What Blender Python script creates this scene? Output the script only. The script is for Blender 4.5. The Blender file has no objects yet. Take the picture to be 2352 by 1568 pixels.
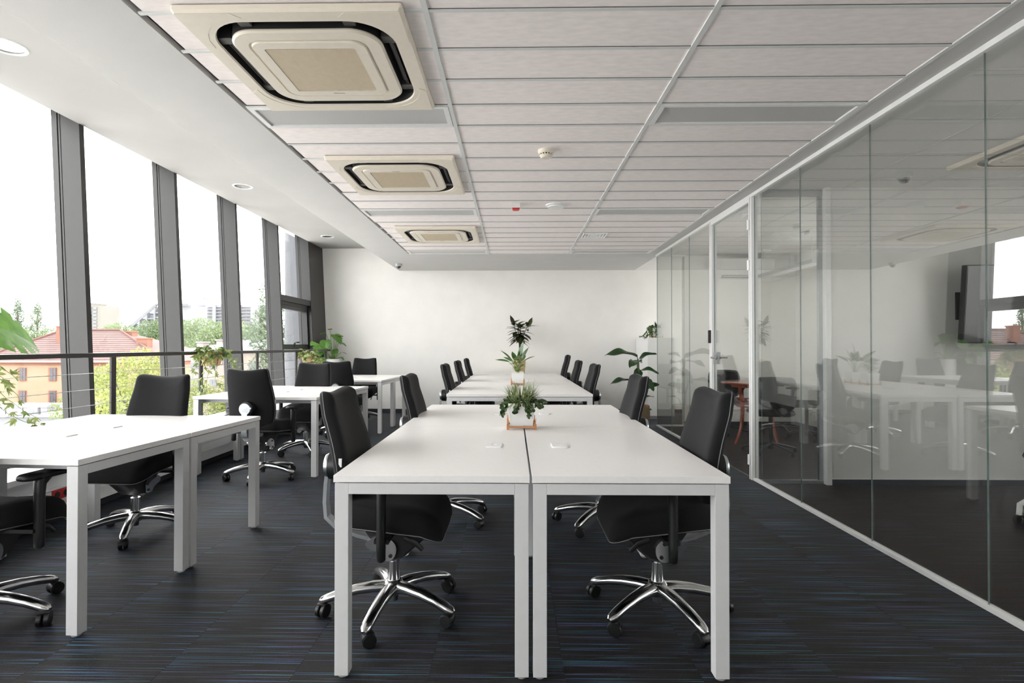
import bpy, bmesh, math, random
from mathutils import Vector, Matrix, Quaternion
random.seed(7)
R = math.radians
PI = math.pi
sc = bpy.context.scene
COL = sc.collection

# ------------------------------------------------------------------ camera
FPX = 1268.0
cam_d = bpy.data.cameras.new('camera')
cam_d.sensor_width = 36.0
cam_d.lens = 36.0 * FPX / 2352.0
cam_d.clip_start = 0.05
cam_d.clip_end = 2000
cam = bpy.data.objects.new('camera', cam_d)
COL.objects.link(cam)
cam.location = (0, 0, 1.21)
cam.rotation_euler = (PI / 2 + math.atan(11 / FPX), 0, math.atan(20 / FPX))
cam_d.shift_x = 18 / 2352.0
sc.camera = cam

# ------------------------------------------------------------------ world (overcast sky)
SKY = 3.1
w = bpy.data.worlds.new('overcast_sky')
sc.world = w
w.use_nodes = True
nt = w.node_tree
nt.nodes.clear()
o_ = nt.nodes.new('ShaderNodeOutputWorld')
bg = nt.nodes.new('ShaderNodeBackground')
tc = nt.nodes.new('ShaderNodeTexCoord')
mp = nt.nodes.new('ShaderNodeMapping')
mp.inputs['Scale'].default_value = (1, 1, 4)
nz = nt.nodes.new('ShaderNodeTexNoise')
nz.inputs['Scale'].default_value = 2.2
nz.inputs['Detail'].default_value = 5
rp = nt.nodes.new('ShaderNodeValToRGB')
rp.color_ramp.elements[0].position = 0.30
rp.color_ramp.elements[0].color = (0.84, 0.86, 0.88, 1)
rp.color_ramp.elements[1].position = 0.70
rp.color_ramp.elements[1].color = (1.0, 0.985, 0.96, 1)
nt.links.new(tc.outputs['Generated'], mp.inputs['Vector'])
nt.links.new(mp.outputs['Vector'], nz.inputs['Vector'])
nt.links.new(nz.outputs['Fac'], rp.inputs['Fac'])
nt.links.new(rp.outputs['Color'], bg.inputs['Color'])
bg.inputs['Strength'].default_value = SKY
nt.links.new(bg.outputs['Background'], o_.inputs['Surface'])

vs = sc.view_settings
vs.view_transform = 'Standard'
vs.look = 'None'
vs.gamma = 1.0
vs.use_curve_mapping = False
vs.exposure = 1.9

# ------------------------------------------------------------------ materials
MATS = {}
def new_mat(name):
    m = bpy.data.materials.new(name)
    m.use_nodes = True
    m.node_tree.nodes.clear()
    MATS[name] = m
    return m, m.node_tree

def N(nt, kind, **inp):
    n = nt.nodes.new(kind)
    for k, v in inp.items():
        n.inputs[k.replace('_', ' ')].default_value = v
    return n

def mat(name, col, rough=0.5, metal=0.0, vary=0.05, scale=30, bump=0.0, bscale=None, coat=0.0, sheen=0.0, stretch=None, spec=None):
    m, nt = new_mat(name)
    out = N(nt, 'ShaderNodeOutputMaterial')
    b = N(nt, 'ShaderNodeBsdfPrincipled')
    b.inputs['Roughness'].default_value = rough
    b.inputs['Metallic'].default_value = metal
    if spec is not None: b.inputs['Specular IOR Level'].default_value = spec
    if coat: b.inputs['Coat Weight'].default_value = coat
    if sheen: b.inputs['Sheen Weight'].default_value = sheen
    tc = N(nt, 'ShaderNodeTexCoord')
    mp = N(nt, 'ShaderNodeMapping')
    if stretch: mp.inputs['Scale'].default_value = stretch
    nt.links.new(tc.outputs['Object'], mp.inputs['Vector'])
    nz = N(nt, 'ShaderNodeTexNoise', Scale=scale, Detail=4.0)
    nt.links.new(mp.outputs['Vector'], nz.inputs['Vector'])
    rp = N(nt, 'ShaderNodeValToRGB')
    a, c = rp.color_ramp.elements
    a.position, c.position = 0.3, 0.7
    a.color = tuple(max(0, x * (1 - vary)) for x in col) + (1,)
    c.color = tuple(min(1, x * (1 + vary)) for x in col) + (1,)
    nt.links.new(nz.outputs['Fac'], rp.inputs['Fac'])
    nt.links.new(rp.outputs['Color'], b.inputs['Base Color'])
    if bump:
        n2 = N(nt, 'ShaderNodeTexNoise', Scale=bscale or scale * 4, Detail=3.0)
        nt.links.new(mp.outputs['Vector'], n2.inputs['Vector'])
        bp = N(nt, 'ShaderNodeBump', Strength=bump, Distance=0.002)
        nt.links.new(n2.outputs['Fac'], bp.inputs['Height'])
        nt.links.new(bp.outputs['Normal'], b.inputs['Normal'])
    nt.links.new(b.outputs['BSDF'], out.inputs['Surface'])
    return m

def leaf_mat(name, c0, c1, rough=0.4, vary_scale=9, trans=0.25):
    m, nt = new_mat(name)
    out = N(nt, 'ShaderNodeOutputMaterial')
    b = N(nt, 'ShaderNodeBsdfPrincipled', Roughness=rough)
    t = N(nt, 'ShaderNodeBsdfTranslucent')
    mx = N(nt, 'ShaderNodeMixShader', Fac=trans)
    tc = N(nt, 'ShaderNodeTexCoord')
    oi = N(nt, 'ShaderNodeObjectInfo')
    ad = nt.nodes.new('ShaderNodeVectorMath')
    nt.links.new(tc.outputs['Object'], ad.inputs[0])
    nt.links.new(oi.outputs['Random'], ad.inputs[1])
    nz = N(nt, 'ShaderNodeTexNoise', Scale=vary_scale, Detail=3.0)
    nt.links.new(ad.outputs[0], nz.inputs['Vector'])
    mth = nt.nodes.new('ShaderNodeMath'); mth.operation = 'MULTIPLY_ADD'
    nt.links.new(oi.outputs['Random'], mth.inputs[0]); mth.inputs[1].default_value = 0.35
    nt.links.new(nz.outputs['Fac'], mth.inputs[2])
    rp = N(nt, 'ShaderNodeValToRGB')
    rp.color_ramp.elements[0].position = 0.38; rp.color_ramp.elements[0].color = c0 + (1,)
    rp.color_ramp.elements[1].position = 0.92; rp.color_ramp.elements[1].color = c1 + (1,)
    nt.links.new(mth.outputs[0], rp.inputs['Fac'])
    nt.links.new(rp.outputs['Color'], b.inputs['Base Color'])
    nt.links.new(rp.outputs['Color'], t.inputs['Color'])
    nt.links.new(b.outputs['BSDF'], mx.inputs[1])
    nt.links.new(t.outputs['BSDF'], mx.inputs[2])
    nt.links.new(mx.outputs[0], out.inputs['Surface'])
    return m

def glass_mat(name, tint, f0, graze=0.9):
    """thin pane: straight transmission plus Schlick reflection on each face"""
    m, nt = new_mat(name)
    out = N(nt, 'ShaderNodeOutputMaterial')
    tr = N(nt, 'ShaderNodeBsdfTransparent', Color=tint + (1,))
    gl = N(nt, 'ShaderNodeBsdfGlossy', Roughness=0.0)
    lw = N(nt, 'ShaderNodeLayerWeight', Blend=0.5)
    pw = nt.nodes.new('ShaderNodeMath'); pw.operation = 'POWER'; pw.inputs[1].default_value = 5
    nt.links.new(lw.outputs['Facing'], pw.inputs[0])
    ma = nt.nodes.new('ShaderNodeMath'); ma.operation = 'MULTIPLY_ADD'
    nt.links.new(pw.outputs[0], ma.inputs[0])
    ma.inputs[1].default_value = graze
    ma.inputs[2].default_value = f0
    ma.use_clamp = True
    nz = N(nt, 'ShaderNodeTexNoise', Scale=3.0)
    bp = N(nt, 'ShaderNodeBump', Strength=0.002, Distance=0.001)
    nt.links.new(nz.outputs['Fac'], bp.inputs['Height'])
    nt.links.new(bp.outputs['Normal'], gl.inputs['Normal'])
    mx = N(nt, 'ShaderNodeMixShader')
    nt.links.new(ma.outputs[0], mx.inputs['Fac'])
    nt.links.new(tr.outputs[0], mx.inputs[1])
    nt.links.new(gl.outputs[0], mx.inputs[2])
    nt.links.new(mx.outputs[0], out.inputs['Surface'])
    return m

def carpet_mat(name, base, streaks, amount):
    m, nt = new_mat(name)
    out = N(nt, 'ShaderNodeOutputMaterial')
    b = N(nt, 'ShaderNodeBsdfPrincipled', Roughness=0.55)
    b.inputs['Specular IOR Level'].default_value = 0.22
    tc = N(nt, 'ShaderNodeTexCoord')
    oi = N(nt, 'ShaderNodeObjectInfo')
    cm = nt.nodes.new('ShaderNodeCombineXYZ')
    ml = nt.nodes.new('ShaderNodeMath'); ml.operation = 'MULTIPLY'; ml.inputs[1].default_value = 37.0
    nt.links.new(oi.outputs['Random'], ml.inputs[0])
    nt.links.new(ml.outputs[0], cm.inputs[0]); nt.links.new(ml.outputs[0], cm.inputs[1])
    ad = nt.nodes.new('ShaderNodeVectorMath')
    nt.links.new(tc.outputs['Object'], ad.inputs[0]); nt.links.new(cm.outputs[0], ad.inputs[1])
    def noise(sx, sy, scale, detail=2.0):
        mp = N(nt, 'ShaderNodeMapping'); mp.inputs['Scale'].default_value = (sx, sy, 1)
        nt.links.new(ad.outputs[0], mp.inputs['Vector'])
        n = N(nt, 'ShaderNodeTexNoise', Scale=scale, Detail=detail)
        nt.links.new(mp.outputs['Vector'], n.inputs['Vector'])
        return n
    # long thin yarn streaks across the room
    s1 = noise(2.0, 200.0, 1.0, 0.0)
    r1 = N(nt, 'ShaderNodeValToRGB')
    r1.color_ramp.elements[0].position = 0.61; r1.color_ramp.elements[0].color = (0, 0, 0, 1)
    r1.color_ramp.elements[1].position = 0.68; r1.color_ramp.elements[1].color = (1, 1, 1, 1)
    nt.links.new(s1.outputs['Fac'], r1.inputs['Fac'])
    # streak colour
    s2 = noise(1.2, 60.0, 1.0, 1.0)
    r2 = N(nt, 'ShaderNodeValToRGB')
    r2.color_ramp.interpolation = 'EASE'
    for i, (p, c) in enumerate(streaks):
        if i < 2: e = r2.color_ramp.elements[i]; e.position = p
        else: e = r2.color_ramp.elements.new(p)
        e.color = c + (1,)
    nt.links.new(s2.outputs['Fac'], r2.inputs['Fac'])
    # base tone with faint ribs
    s3 = noise(4.0, 120.0, 1.0, 3.0)
    r3 = N(nt, 'ShaderNodeValToRGB')
    r3.color_ramp.elements[0].position = 0.3; r3.color_ramp.elements[0].color = tuple(x * 0.62 for x in base) + (1,)
    r3.color_ramp.elements[1].position = 0.7; r3.color_ramp.elements[1].color = tuple(x * 1.4 for x in base) + (1,)
    nt.links.new(s3.outputs['Fac'], r3.inputs['Fac'])
    s4 = noise(1, 1, 330.0, 3.0)
    mg = nt.nodes.new('ShaderNodeMix'); mg.data_type = 'RGBA'; mg.blend_type = 'OVERLAY'
    mg.inputs['Factor'].default_value = 0.9
    nt.links.new(r3.outputs['Color'], mg.inputs[6]); nt.links.new(s4.outputs['Fac'], mg.inputs[7])
    am = nt.nodes.new('ShaderNodeMath'); am.operation = 'MULTIPLY'; am.inputs[1].default_value = amount
    nt.links.new(r1.outputs['Color'], am.inputs[0])
    mc = nt.nodes.new('ShaderNodeMix'); mc.data_type = 'RGBA'
    nt.links.new(am.outputs[0], mc.inputs['Factor'])
    nt.links.new(mg.outputs[2], mc.inputs[6]); nt.links.new(r2.outputs['Color'], mc.inputs[7])
    nt.links.new(mc.outputs[2], b.inputs['Base Color'])
    bp = N(nt, 'ShaderNodeBump', Strength=0.9, Distance=0.004)
    nt.links.new(s4.outputs['Fac'], bp.inputs['Height'])
    nt.links.new(bp.outputs['Normal'], b.inputs['Normal'])
    nt.links.new(b.outputs['BSDF'], out.inputs['Surface'])
    return m

def wave_mat(name, c0, c1, scale, rot, rough=0.8, bump=0.5, kind='BANDS', lo=0.35, hi=0.65):
    m, nt = new_mat(name)
    out = N(nt, 'ShaderNodeOutputMaterial')
    b = N(nt, 'ShaderNodeBsdfPrincipled', Roughness=rough)
    tc = N(nt, 'ShaderNodeTexCoord')
    mp = N(nt, 'ShaderNodeMapping'); mp.inputs['Rotation'].default_value = rot
    nt.links.new(tc.outputs['Object'], mp.inputs['Vector'])
    wv = N(nt, 'ShaderNodeTexWave', Scale=scale, Distortion=0.0)
    wv.wave_type = kind
    nt.links.new(mp.outputs['Vector'], wv.inputs['Vector'])
    rp = N(nt, 'ShaderNodeValToRGB')
    rp.color_ramp.elements[0].position = lo; rp.color_ramp.elements[0].color = c0 + (1,)
    rp.color_ramp.elements[1].position = hi; rp.color_ramp.elements[1].color = c1 + (1,)
    nt.links.new(wv.outputs['Fac'], rp.inputs['Fac'])
    nt.links.new(rp.outputs['Color'], b.inputs['Base Color'])
    bp = N(nt, 'ShaderNodeBump', Strength=bump, Distance=0.004)
    nt.links.new(wv.outputs['Fac'], bp.inputs['Height'])
    nt.links.new(bp.outputs['Normal'], b.inputs['Normal'])
    nt.links.new(b.outputs['BSDF'], out.inputs['Surface'])
    return m

def brick_mat(name, c0, c1, mortar, scale, rough=0.8):
    m, nt = new_mat(name)
    out = N(nt, 'ShaderNodeOutputMaterial')
    b = N(nt, 'ShaderNodeBsdfPrincipled', Roughness=rough)
    tc = N(nt, 'ShaderNodeTexCoord')
    sp = N(nt, 'ShaderNodeSeparateXYZ')
    nt.links.new(tc.outputs['Object'], sp.inputs[0])
    ad = nt.nodes.new('ShaderNodeMath'); ad.operation = 'ADD'
    nt.links.new(sp.outputs[0], ad.inputs[0]); nt.links.new(sp.outputs[1], ad.inputs[1])
    cb = nt.nodes.new('ShaderNodeCombineXYZ')
    nt.links.new(ad.outputs[0], cb.inputs[0]); nt.links.new(sp.outputs[2], cb.inputs[1])
    br = N(nt, 'ShaderNodeTexBrick', Scale=scale, Color1=c0 + (1,), Color2=c1 + (1,), Mortar=mortar + (1,))
    br.inputs['Mortar Size'].default_value = 0.03
    nt.links.new(cb.outputs[0], br.inputs['Vector'])
    nt.links.new(br.outputs['Color'], b.inputs['Base Color'])
    bp = N(nt, 'ShaderNodeBump', Strength=0.8, Distance=0.005); bp.invert = True
    nt.links.new(br.outputs['Fac'], bp.inputs['Height'])
    nt.links.new(bp.outputs['Normal'], b.inputs['Normal'])
    nt.links.new(b.outputs['BSDF'], out.inputs['Surface'])
    return m

mat('white_paint', (0.86, 0.845, 0.815), 0.85, vary=0.02, scale=4, bump=0.06, bscale=120)
mat('white_paint_shaded', (0.72, 0.71, 0.69), 0.85, vary=0.02, scale=4, bump=0.06, bscale=120)  # white wall paint with the room's dimmer light put into the colour
mat('border_dimmed', (0.60, 0.59, 0.575), 0.85, vary=0.02, scale=3, bump=0.05, bscale=100)  # soffit paint, darkened in its colour to offset the window light
mat('strip_dimmed', (0.38, 0.375, 0.36), 0.85, vary=0.02, scale=3, bump=0.05, bscale=100)  # same soffit paint, darkened further so light by the glazing does not burn out
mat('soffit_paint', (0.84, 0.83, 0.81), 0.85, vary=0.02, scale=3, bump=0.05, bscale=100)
mat('ceiling_tile', (0.93, 0.865, 0.845), 0.95, vary=0.05, scale=14, bump=0.12, bscale=220, stretch=(1, 3, 1))
mat('ceiling_metal', (0.70, 0.71, 0.70), 0.5, vary=0.02)
mat('shadow_gap', (0.02, 0.02, 0.02), 0.9)
mat('joint_grey', (0.12, 0.115, 0.11), 0.9)
mat('laminate', (0.83, 0.812, 0.80), 0.34, vary=0.015, scale=60, bump=0.03, bscale=500)
mat('laminate_edge', (0.70, 0.69, 0.68), 0.45, vary=0.02)
mat('white_steel', (0.62, 0.62, 0.625), 0.38, vary=0.02, bump=0.03, bscale=600)
mat('white_alu', (0.78, 0.78, 0.775), 0.35, vary=0.02)
mat('white_plastic', (0.80, 0.80, 0.79), 0.4, vary=0.02)
mat('grey_plastic', (0.33, 0.33, 0.34), 0.5, vary=0.04)
mat('beige_plastic', (0.77, 0.705, 0.60), 0.45, vary=0.02)
mat('grille_plastic', (0.60, 0.51, 0.38), 0.55, vary=0.03)
mat('ac_clip', (0.10, 0.095, 0.09), 0.5)
mat('black_fabric', (0.0042, 0.0044, 0.0052), 0.8, vary=0.25, scale=600, bump=0.5, bscale=900, sheen=0.06, spec=0.25)
mat('black_plastic', (0.007, 0.0075, 0.008), 0.42, vary=0.15)
mat('dark_grey_shell', (0.05, 0.052, 0.056), 0.5, vary=0.08)
mat('piping_grey', (0.17, 0.17, 0.175), 0.5)
mat('chrome', (0.66, 0.66, 0.66), 0.16, metal=1.0, vary=0.04, scale=15)
mat('brushed_alu', (0.46, 0.48, 0.50), 0.34, metal=1.0, vary=0.05, scale=40)
mat('dark_frame', (0.016, 0.0155, 0.016), 0.4, vary=0.06, scale=20, spec=0.42)
mat('bronze_rail', (0.020, 0.016, 0.0145), 0.4, vary=0.08)
mat('gasket', (0.008, 0.008, 0.009), 0.6)
mat('steel_wire', (0.5, 0.5, 0.49), 0.3, metal=1.0)
mat('skirting_dark', (0.022, 0.024, 0.032), 0.6, vary=0.1)
mat('wood_stand', (0.50, 0.23, 0.10), 0.5, vary=0.2, scale=18, stretch=(1, 8, 8))
mat('redwood', (0.28, 0.05, 0.02), 0.25, vary=0.3, scale=10, stretch=(1, 6, 1), coat=0.6)
mat('soil', (0.10, 0.05, 0.03), 0.95, vary=0.4, scale=60, bump=1.0, bscale=90)
mat('terracotta', (0.45, 0.12, 0.05), 0.8, vary=0.15)
mat('bark', (0.07, 0.055, 0.042), 0.9, vary=0.3, scale=30, bump=0.8, bscale=50)
mat('stem_green', (0.16, 0.27, 0.06), 0.5, vary=0.2)
mat('stem_dark', (0.045, 0.085, 0.03), 0.5, vary=0.2)
mat('yellow_pot', (0.60, 0.47, 0.22), 0.4, vary=0.05)
mat('red_socket', (0.50, 0.02, 0.02), 0.4, vary=0.05)
mat('diffuser', (0.52, 0.51, 0.50), 0.35, vary=0.06, scale=220, bump=0.6, bscale=260)
mat('lamp_reflector', (0.22, 0.22, 0.22), 0.25, metal=1.0, vary=0.05)
mat('dome_dark', (0.03, 0.035, 0.035), 0.08, vary=0.1, coat=1.0)
mat('dome_grey', (0.45, 0.46, 0.46), 0.4, vary=0.04)
mat('screen', (0.008, 0.01, 0.011), 0.3, vary=0.1, coat=0.5)
mat('brown_chair', (0.05, 0.05, 0.055), 0.6, vary=0.1)
mat('concrete', (0.068, 0.071, 0.078), 0.85, vary=0.1, scale=2, bump=0.3, bscale=8, stretch=(6, 6, 0.6))
glass_mat('window_glass', (0.92, 0.922, 0.92), 0.035)
glass_mat('partition_glass', (0.95, 0.96, 0.95), 0.175, 0.35)
mat('glass_edge', (0.16, 0.22, 0.205), 0.15, vary=0.1, coat=0.5)
carpet_mat('carpet', (0.0145, 0.0132, 0.0132),
           [(0.32, (0.085, 0.065, 0.13)), (0.44, (0.065, 0.07, 0.18)), (0.52, (0.045, 0.135, 0.24)), (0.60, (0.05, 0.185, 0.21)), (0.70, (0.11, 0.085, 0.165))], 0.9)
carpet_mat('brown_carpet', (0.020, 0.012, 0.0095), [(0.3, (0.030, 0.017, 0.014)), (0.7, (0.026, 0.018, 0.016))], 0.7)
leaf_mat('leaf_green', (0.035, 0.12, 0.018), (0.13, 0.27, 0.045), 0.35)
leaf_mat('leaf_mid', (0.018, 0.07, 0.012), (0.07, 0.19, 0.03), 0.3, trans=0.2)
leaf_mat('leaf_dark', (0.010, 0.035, 0.012), (0.028, 0.085, 0.022), 0.3, trans=0.15)
leaf_mat('leaf_olive', (0.02, 0.032, 0.012), (0.06, 0.075, 0.022), 0.3, trans=0.12)
leaf_mat('leaf_ivy', (0.12, 0.19, 0.045), (0.40, 0.44, 0.17), 0.45, vary_scale=30)
leaf_mat('leaf_ivy_dark', (0.03, 0.08, 0.02), (0.12, 0.20, 0.05), 0.45, vary_scale=30)
leaf_mat('leaf_variegated', (0.07, 0.13, 0.035), (0.46, 0.48, 0.26), 0.45, vary_scale=60)
leaf_mat('leaf_round', (0.02, 0.055, 0.02), (0.11, 0.17, 0.06), 0.35, vary_scale=25)
brick_mat('wicker', (0.62, 0.40, 0.19), (0.72, 0.50, 0.27), (0.22, 0.11, 0.04), 45.0)
wave_mat('basket_weave', (0.03, 0.024, 0.018), (0.26, 0.19, 0.11), 34.0, (0, R(48), R(35)), 0.85, 0.8, lo=0.15, hi=0.45)
wave_mat('prism_fine', (0.50, 0.49, 0.48), (0.6, 0.59, 0.58), 60.0, (0, 0, R(45)), 0.4, 0.3)
# outdoors
mat('plaster_yellow', (0.215, 0.15, 0.098), 0.9, vary=0.04, scale=0.6)
mat('plaster_orange', (0.20, 0.075, 0.042), 0.9, vary=0.06, scale=1)
mat('plaster_pink', (0.24, 0.20, 0.18), 0.9, vary=0.06, scale=0.5)
mat('plaster_white', (0.145, 0.15, 0.158), 0.9, vary=0.04, scale=0.3)
mat('plaster_beige', (0.125, 0.12, 0.105), 0.9, vary=0.04, scale=0.3)
mat('roof_tile', (0.098, 0.055, 0.05), 0.85, vary=0.12, scale=1.5)
mat('roof_ridge', (0.095, 0.042, 0.034), 0.85, vary=0.1, scale=2)
mat('brick_orange', (0.17, 0.075, 0.05), 0.9, vary=0.1, scale=2)
mat('roof_grey', (0.20, 0.20, 0.21), 0.9, vary=0.08, scale=1)
mat('outdoor_dark_glass', (0.04, 0.04, 0.05), 0.25, vary=0.3, scale=1.5)
mat('outdoor_grey_panel', (0.13, 0.135, 0.15), 0.7, vary=0.15, scale=0.8)
mat('far_glass', (0.075, 0.078, 0.088), 0.5, vary=0.2, scale=0.5)
mat('far_panel', (0.10, 0.104, 0.112), 0.7, vary=0.1, scale=0.5)
mat('window_brown', (0.08, 0.04, 0.035), 0.6, vary=0.1)
mat('crane_orange', (0.20, 0.11, 0.07), 0.6, vary=0.1)
mat('ground', (0.60, 0.59, 0.57), 0.95, vary=0.25, scale=0.08)
leaf_mat('tree_lime', (0.115, 0.155, 0.035), (0.23, 0.25, 0.075), 0.7, vary_scale=0.7, trans=0.35)
leaf_mat('tree_green', (0.075, 0.115, 0.05), (0.15, 0.195, 0.09), 0.7, vary_scale=0.25, trans=0.35)
leaf_mat('tree_dark', (0.065, 0.10, 0.06), (0.13, 0.17, 0.10), 0.7, vary_scale=0.3, trans=0.3)

# ------------------------------------------------------------------ mesh helpers
class MB:
    def __init__(s): s.v = []; s.f = []; s.mi = []
    def add(s, vs, fs, mi=0):
        o = len(s.v); s.v += [tuple(v) for v in vs]
        s.f += [tuple(i + o for i in f) for f in fs]; s.mi += [mi] * len(fs)
        return s
    def box(s, x0, x1, y0, y1, z0, z1, mi=0, side_mi=None):
        v = [(x0, y0, z0), (x1, y0, z0), (x1, y1, z0), (x0, y1, z0), (x0, y0, z1), (x1, y0, z1), (x1, y1, z1), (x0, y1, z1)]
        f = [(3, 2, 1, 0), (4, 5, 6, 7), (0, 1, 5, 4), (1, 2, 6, 5), (2, 3, 7, 6), (3, 0, 4, 7)]
        return s.add(v, f, mi)
    def cbox(s, cx, cy, cz, sx, sy, sz, mi=0):
        return s.box(cx - sx / 2, cx + sx / 2, cy - sy / 2, cy + sy / 2, cz - sz / 2, cz + sz / 2, mi)
    def bar(s, p0, p1, wd, hg, up=(0, 0, 1), mi=0):
        p0, p1 = Vector(p0), Vector(p1)
        d = (p1 - p0).normalized(); u = Vector(up)
        r = d.cross(u)
        if r.length < 1e-5: r = d.cross(Vector((1, 0, 0)))
        r.normalize(); u = r.cross(d)
        v = []
        for p in (p0, p1):
            for a, b in ((-1, -1), (1, -1), (1, 1), (-1, 1)):
                v.append(p + r * (a * wd / 2) + u * (b * hg / 2))
        f = [(3, 2, 1, 0), (4, 5, 6, 7), (0, 1, 5, 4), (1, 2, 6, 5), (2, 3, 7, 6), (3, 0, 4, 7)]
        return s.add(v, f, mi)
    def tube(s, pts, rad, n=10, sq=None, mi=0, up=None, ell=None):
        """tube along points; rad float or list; ell=(wide, high) factors per ring optional"""
        pts = [Vector(p) for p in pts]
        if not hasattr(rad, '__len__'): rad = [rad] * len(pts)
        v = []; k = len(pts)
        prev = None
        for i, p in enumerate(pts):
            d = (pts[min(i + 1, k - 1)] - pts[max(i - 1, 0)]).normalized()
            if prev is None:
                ref = Vector(up) if up else (Vector((0, 0, 1)) if abs(d.z) < 0.9 else Vector((1, 0, 0)))
                r = d.cross(ref).normalized()
            else:
                r = prev - d * prev.dot(d)
                r.normalize()
            prev = r
            u = r.cross(d)
            ew, eh = ell if ell else (1, 1)
            for j in range(n):
                a = 2 * PI * (j + 0.5) / n
                ca, sa = math.cos(a), math.sin(a)
                if sq:
                    ca = math.copysign(abs(ca) ** sq, ca); sa = math.copysign(abs(sa) ** sq, sa)
                v.append(p + r * (ca * rad[i] * ew) + u * (sa * rad[i] * eh))
        f = []
        for i in range(k - 1):
            for j in range(n):
                a = i * n + j; b = i * n + (j + 1) % n
                f.append((a, a + n, b + n, b))
        f.append(tuple(range(n)))
        f.append(tuple(range(k * n - 1, (k - 1) * n - 1, -1)))
        return s.add(v, f, mi)
    def cyl(s, p0, p1, r0, r1=None, n=20, mi=0):
        return s.tube([p0, p1], [r0, r0 if r1 is None else r1], n, mi=mi)
    def lathe(s, prof, n=28, c=(0, 0, 0), mi=0, closed=False):
        v = []; f = []
        k = len(prof)
        for r, z in prof:
            for j in range(n):
                a = 2 * PI * j / n
                v.append((c[0] + r * math.cos(a), c[1] + r * math.sin(a), c[2] + z))
        for i in range(k - 1):
            for j in range(n):
                a = i * n + j; b = i * n + (j + 1) % n
                f.append((a, b, b + n, a + n))
        if prof[0][0] > 1e-6: f.append(tuple(range(n - 1, -1, -1)))
        if prof[-1][0] > 1e-6: f.append(tuple(range((k - 1) * n, k * n)))
        return s.add(v, f, mi)
    def loops(s, rings, cap0=False, cap1=False, mi=0):
        n = len(rings[0]); v = [p for r in rings for p in r]; f = []
        for i in range(len(rings) - 1):
            for j in range(n):
                a = i * n + j; b = i * n + (j + 1) % n
                f.append((a, b, b + n, a + n))
        if cap0: f.append(tuple(range(n - 1, -1, -1)))
        if cap1: f.append(tuple(range((len(rings) - 1) * n, len(rings) * n)))
        return s.add(v, f, mi)
    def pad(s, outline, centre, fmap, front, back, mi=0):
        """cushion: outline (a,b); front/back = [(scale, h), ...]; fmap(a,b,h)->xyz"""
        n = len(outline); ca, cb = centre
        def ring(sc_, h): return [fmap(ca + (a - ca) * sc_, cb + (b - cb) * sc_, h) for a, b in outline]
        rings = [ring(*x) for x in reversed(front)] + [ring(1, 0)] + [ring(*x) for x in back]
        s.loops(rings, mi=mi)
        o = len(s.v)
        s.add([fmap(ca, cb, front[-1][1]), fmap(ca, cb, back[-1][1])], [])
        base = o - n * len(rings)
        for j in range(n):
            s.f.append((o, base + (j + 1) % n, base + j)); s.mi.append(mi)
            e = base + n * (len(rings) - 1)
            s.f.append((o + 1, e + j, e + (j + 1) % n)); s.mi.append(mi)
        return s
    def mesh(s, name, mats, smooth=35, bevel=0.0):
        me = bpy.data.meshes.new(name)
        me.from_pydata(s.v, [], s.f)
        if not isinstance(mats, (list, tuple)): mats = [mats]
        for m in mats: me.materials.append(MATS[m])
        if len(mats) > 1: me.polygons.foreach_set('material_index', s.mi)
        bm = bmesh.new(); bm.from_mesh(me)
        bmesh.ops.recalc_face_normals(bm, faces=bm.faces)
        if bevel:
            bmesh.ops.bevel(bm, geom=[e for e in bm.edges if e.is_manifold and e.calc_face_angle(0) > 0.6], offset=bevel, segments=2, affect='EDGES', profile=0.7)
        bm.to_mesh(me); bm.free()
        if smooth:
            me.polygons.foreach_set('use_smooth', [True] * len(me.polygons))
            me.set_sharp_from_angle(angle=R(smooth))
        me.update()
        return me

def link(name, data, parent=None, loc=None, rot=None):
    o = bpy.data.objects.new(name, data)
    COL.objects.link(o)
    if parent: o.parent = parent
    if loc: o.location = loc
    if rot: o.rotation_euler = rot
    return o

def obj(name, mb, mats, parent=None, loc=None, rot=None, smooth=35, bevel=0.0, label=None):
    o = link(name, mb.mesh(name, mats, smooth, bevel), parent, loc, rot)
    if label: o['label'] = label
    return o

def tag(o, label=None, cat=None, group=None, kind=None):
    if label: o['label'] = label
    if cat: o['category'] = cat
    if group: o['group'] = group
    if kind: o['kind'] = kind
    return o

def thing(name, label, cat, loc=(0, 0, 0), rz=0, group=None):
    return tag(link(name, None, None, loc, (0, 0, rz)), label, cat, group)

def struct(name, label=None, loc=(0, 0, 0)):
    o = link(name, None, None, loc)
    return tag(o, label, None, None, 'structure')

def copy_tree(o, parent=None):
    c = o.copy(); COL.objects.link(c)
    c.parent = parent
    for ch in list(o.children): copy_tree(ch, c)
    return c

def rrect(hx, hy, r, seg=6, cx=0, cy=0):
    pts = []
    for k, (sx, sy) in enumerate(((1, 1), (-1, 1), (-1, -1), (1, -1))):
        for i in range(seg + 1):
            a = PI / 2 * (k + i / seg)
            pts.append((cx + sx * (hx - r) + r * math.cos(a), cy + sy * (hy - r) + r * math.sin(a)))
    return pts

def chaikin(pts, it=2):
    for _ in range(it):
        q = []
        for i in range(len(pts)):
            a, b = pts[i], pts[(i + 1) % len(pts)]
            q.append((a[0] * .75 + b[0] * .25, a[1] * .75 + b[1] * .25))
            q.append((a[0] * .25 + b[0] * .75, a[1] * .25 + b[1] * .75))
        pts = q
    return pts

def bez(p0, p1, p2, n=8):
    p0, p1, p2 = Vector(p0), Vector(p1), Vector(p2)
    return [p0 * (1 - t) ** 2 + p1 * (2 * t * (1 - t)) + p2 * t * t for t in (i / n for i in range(n + 1))]

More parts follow.
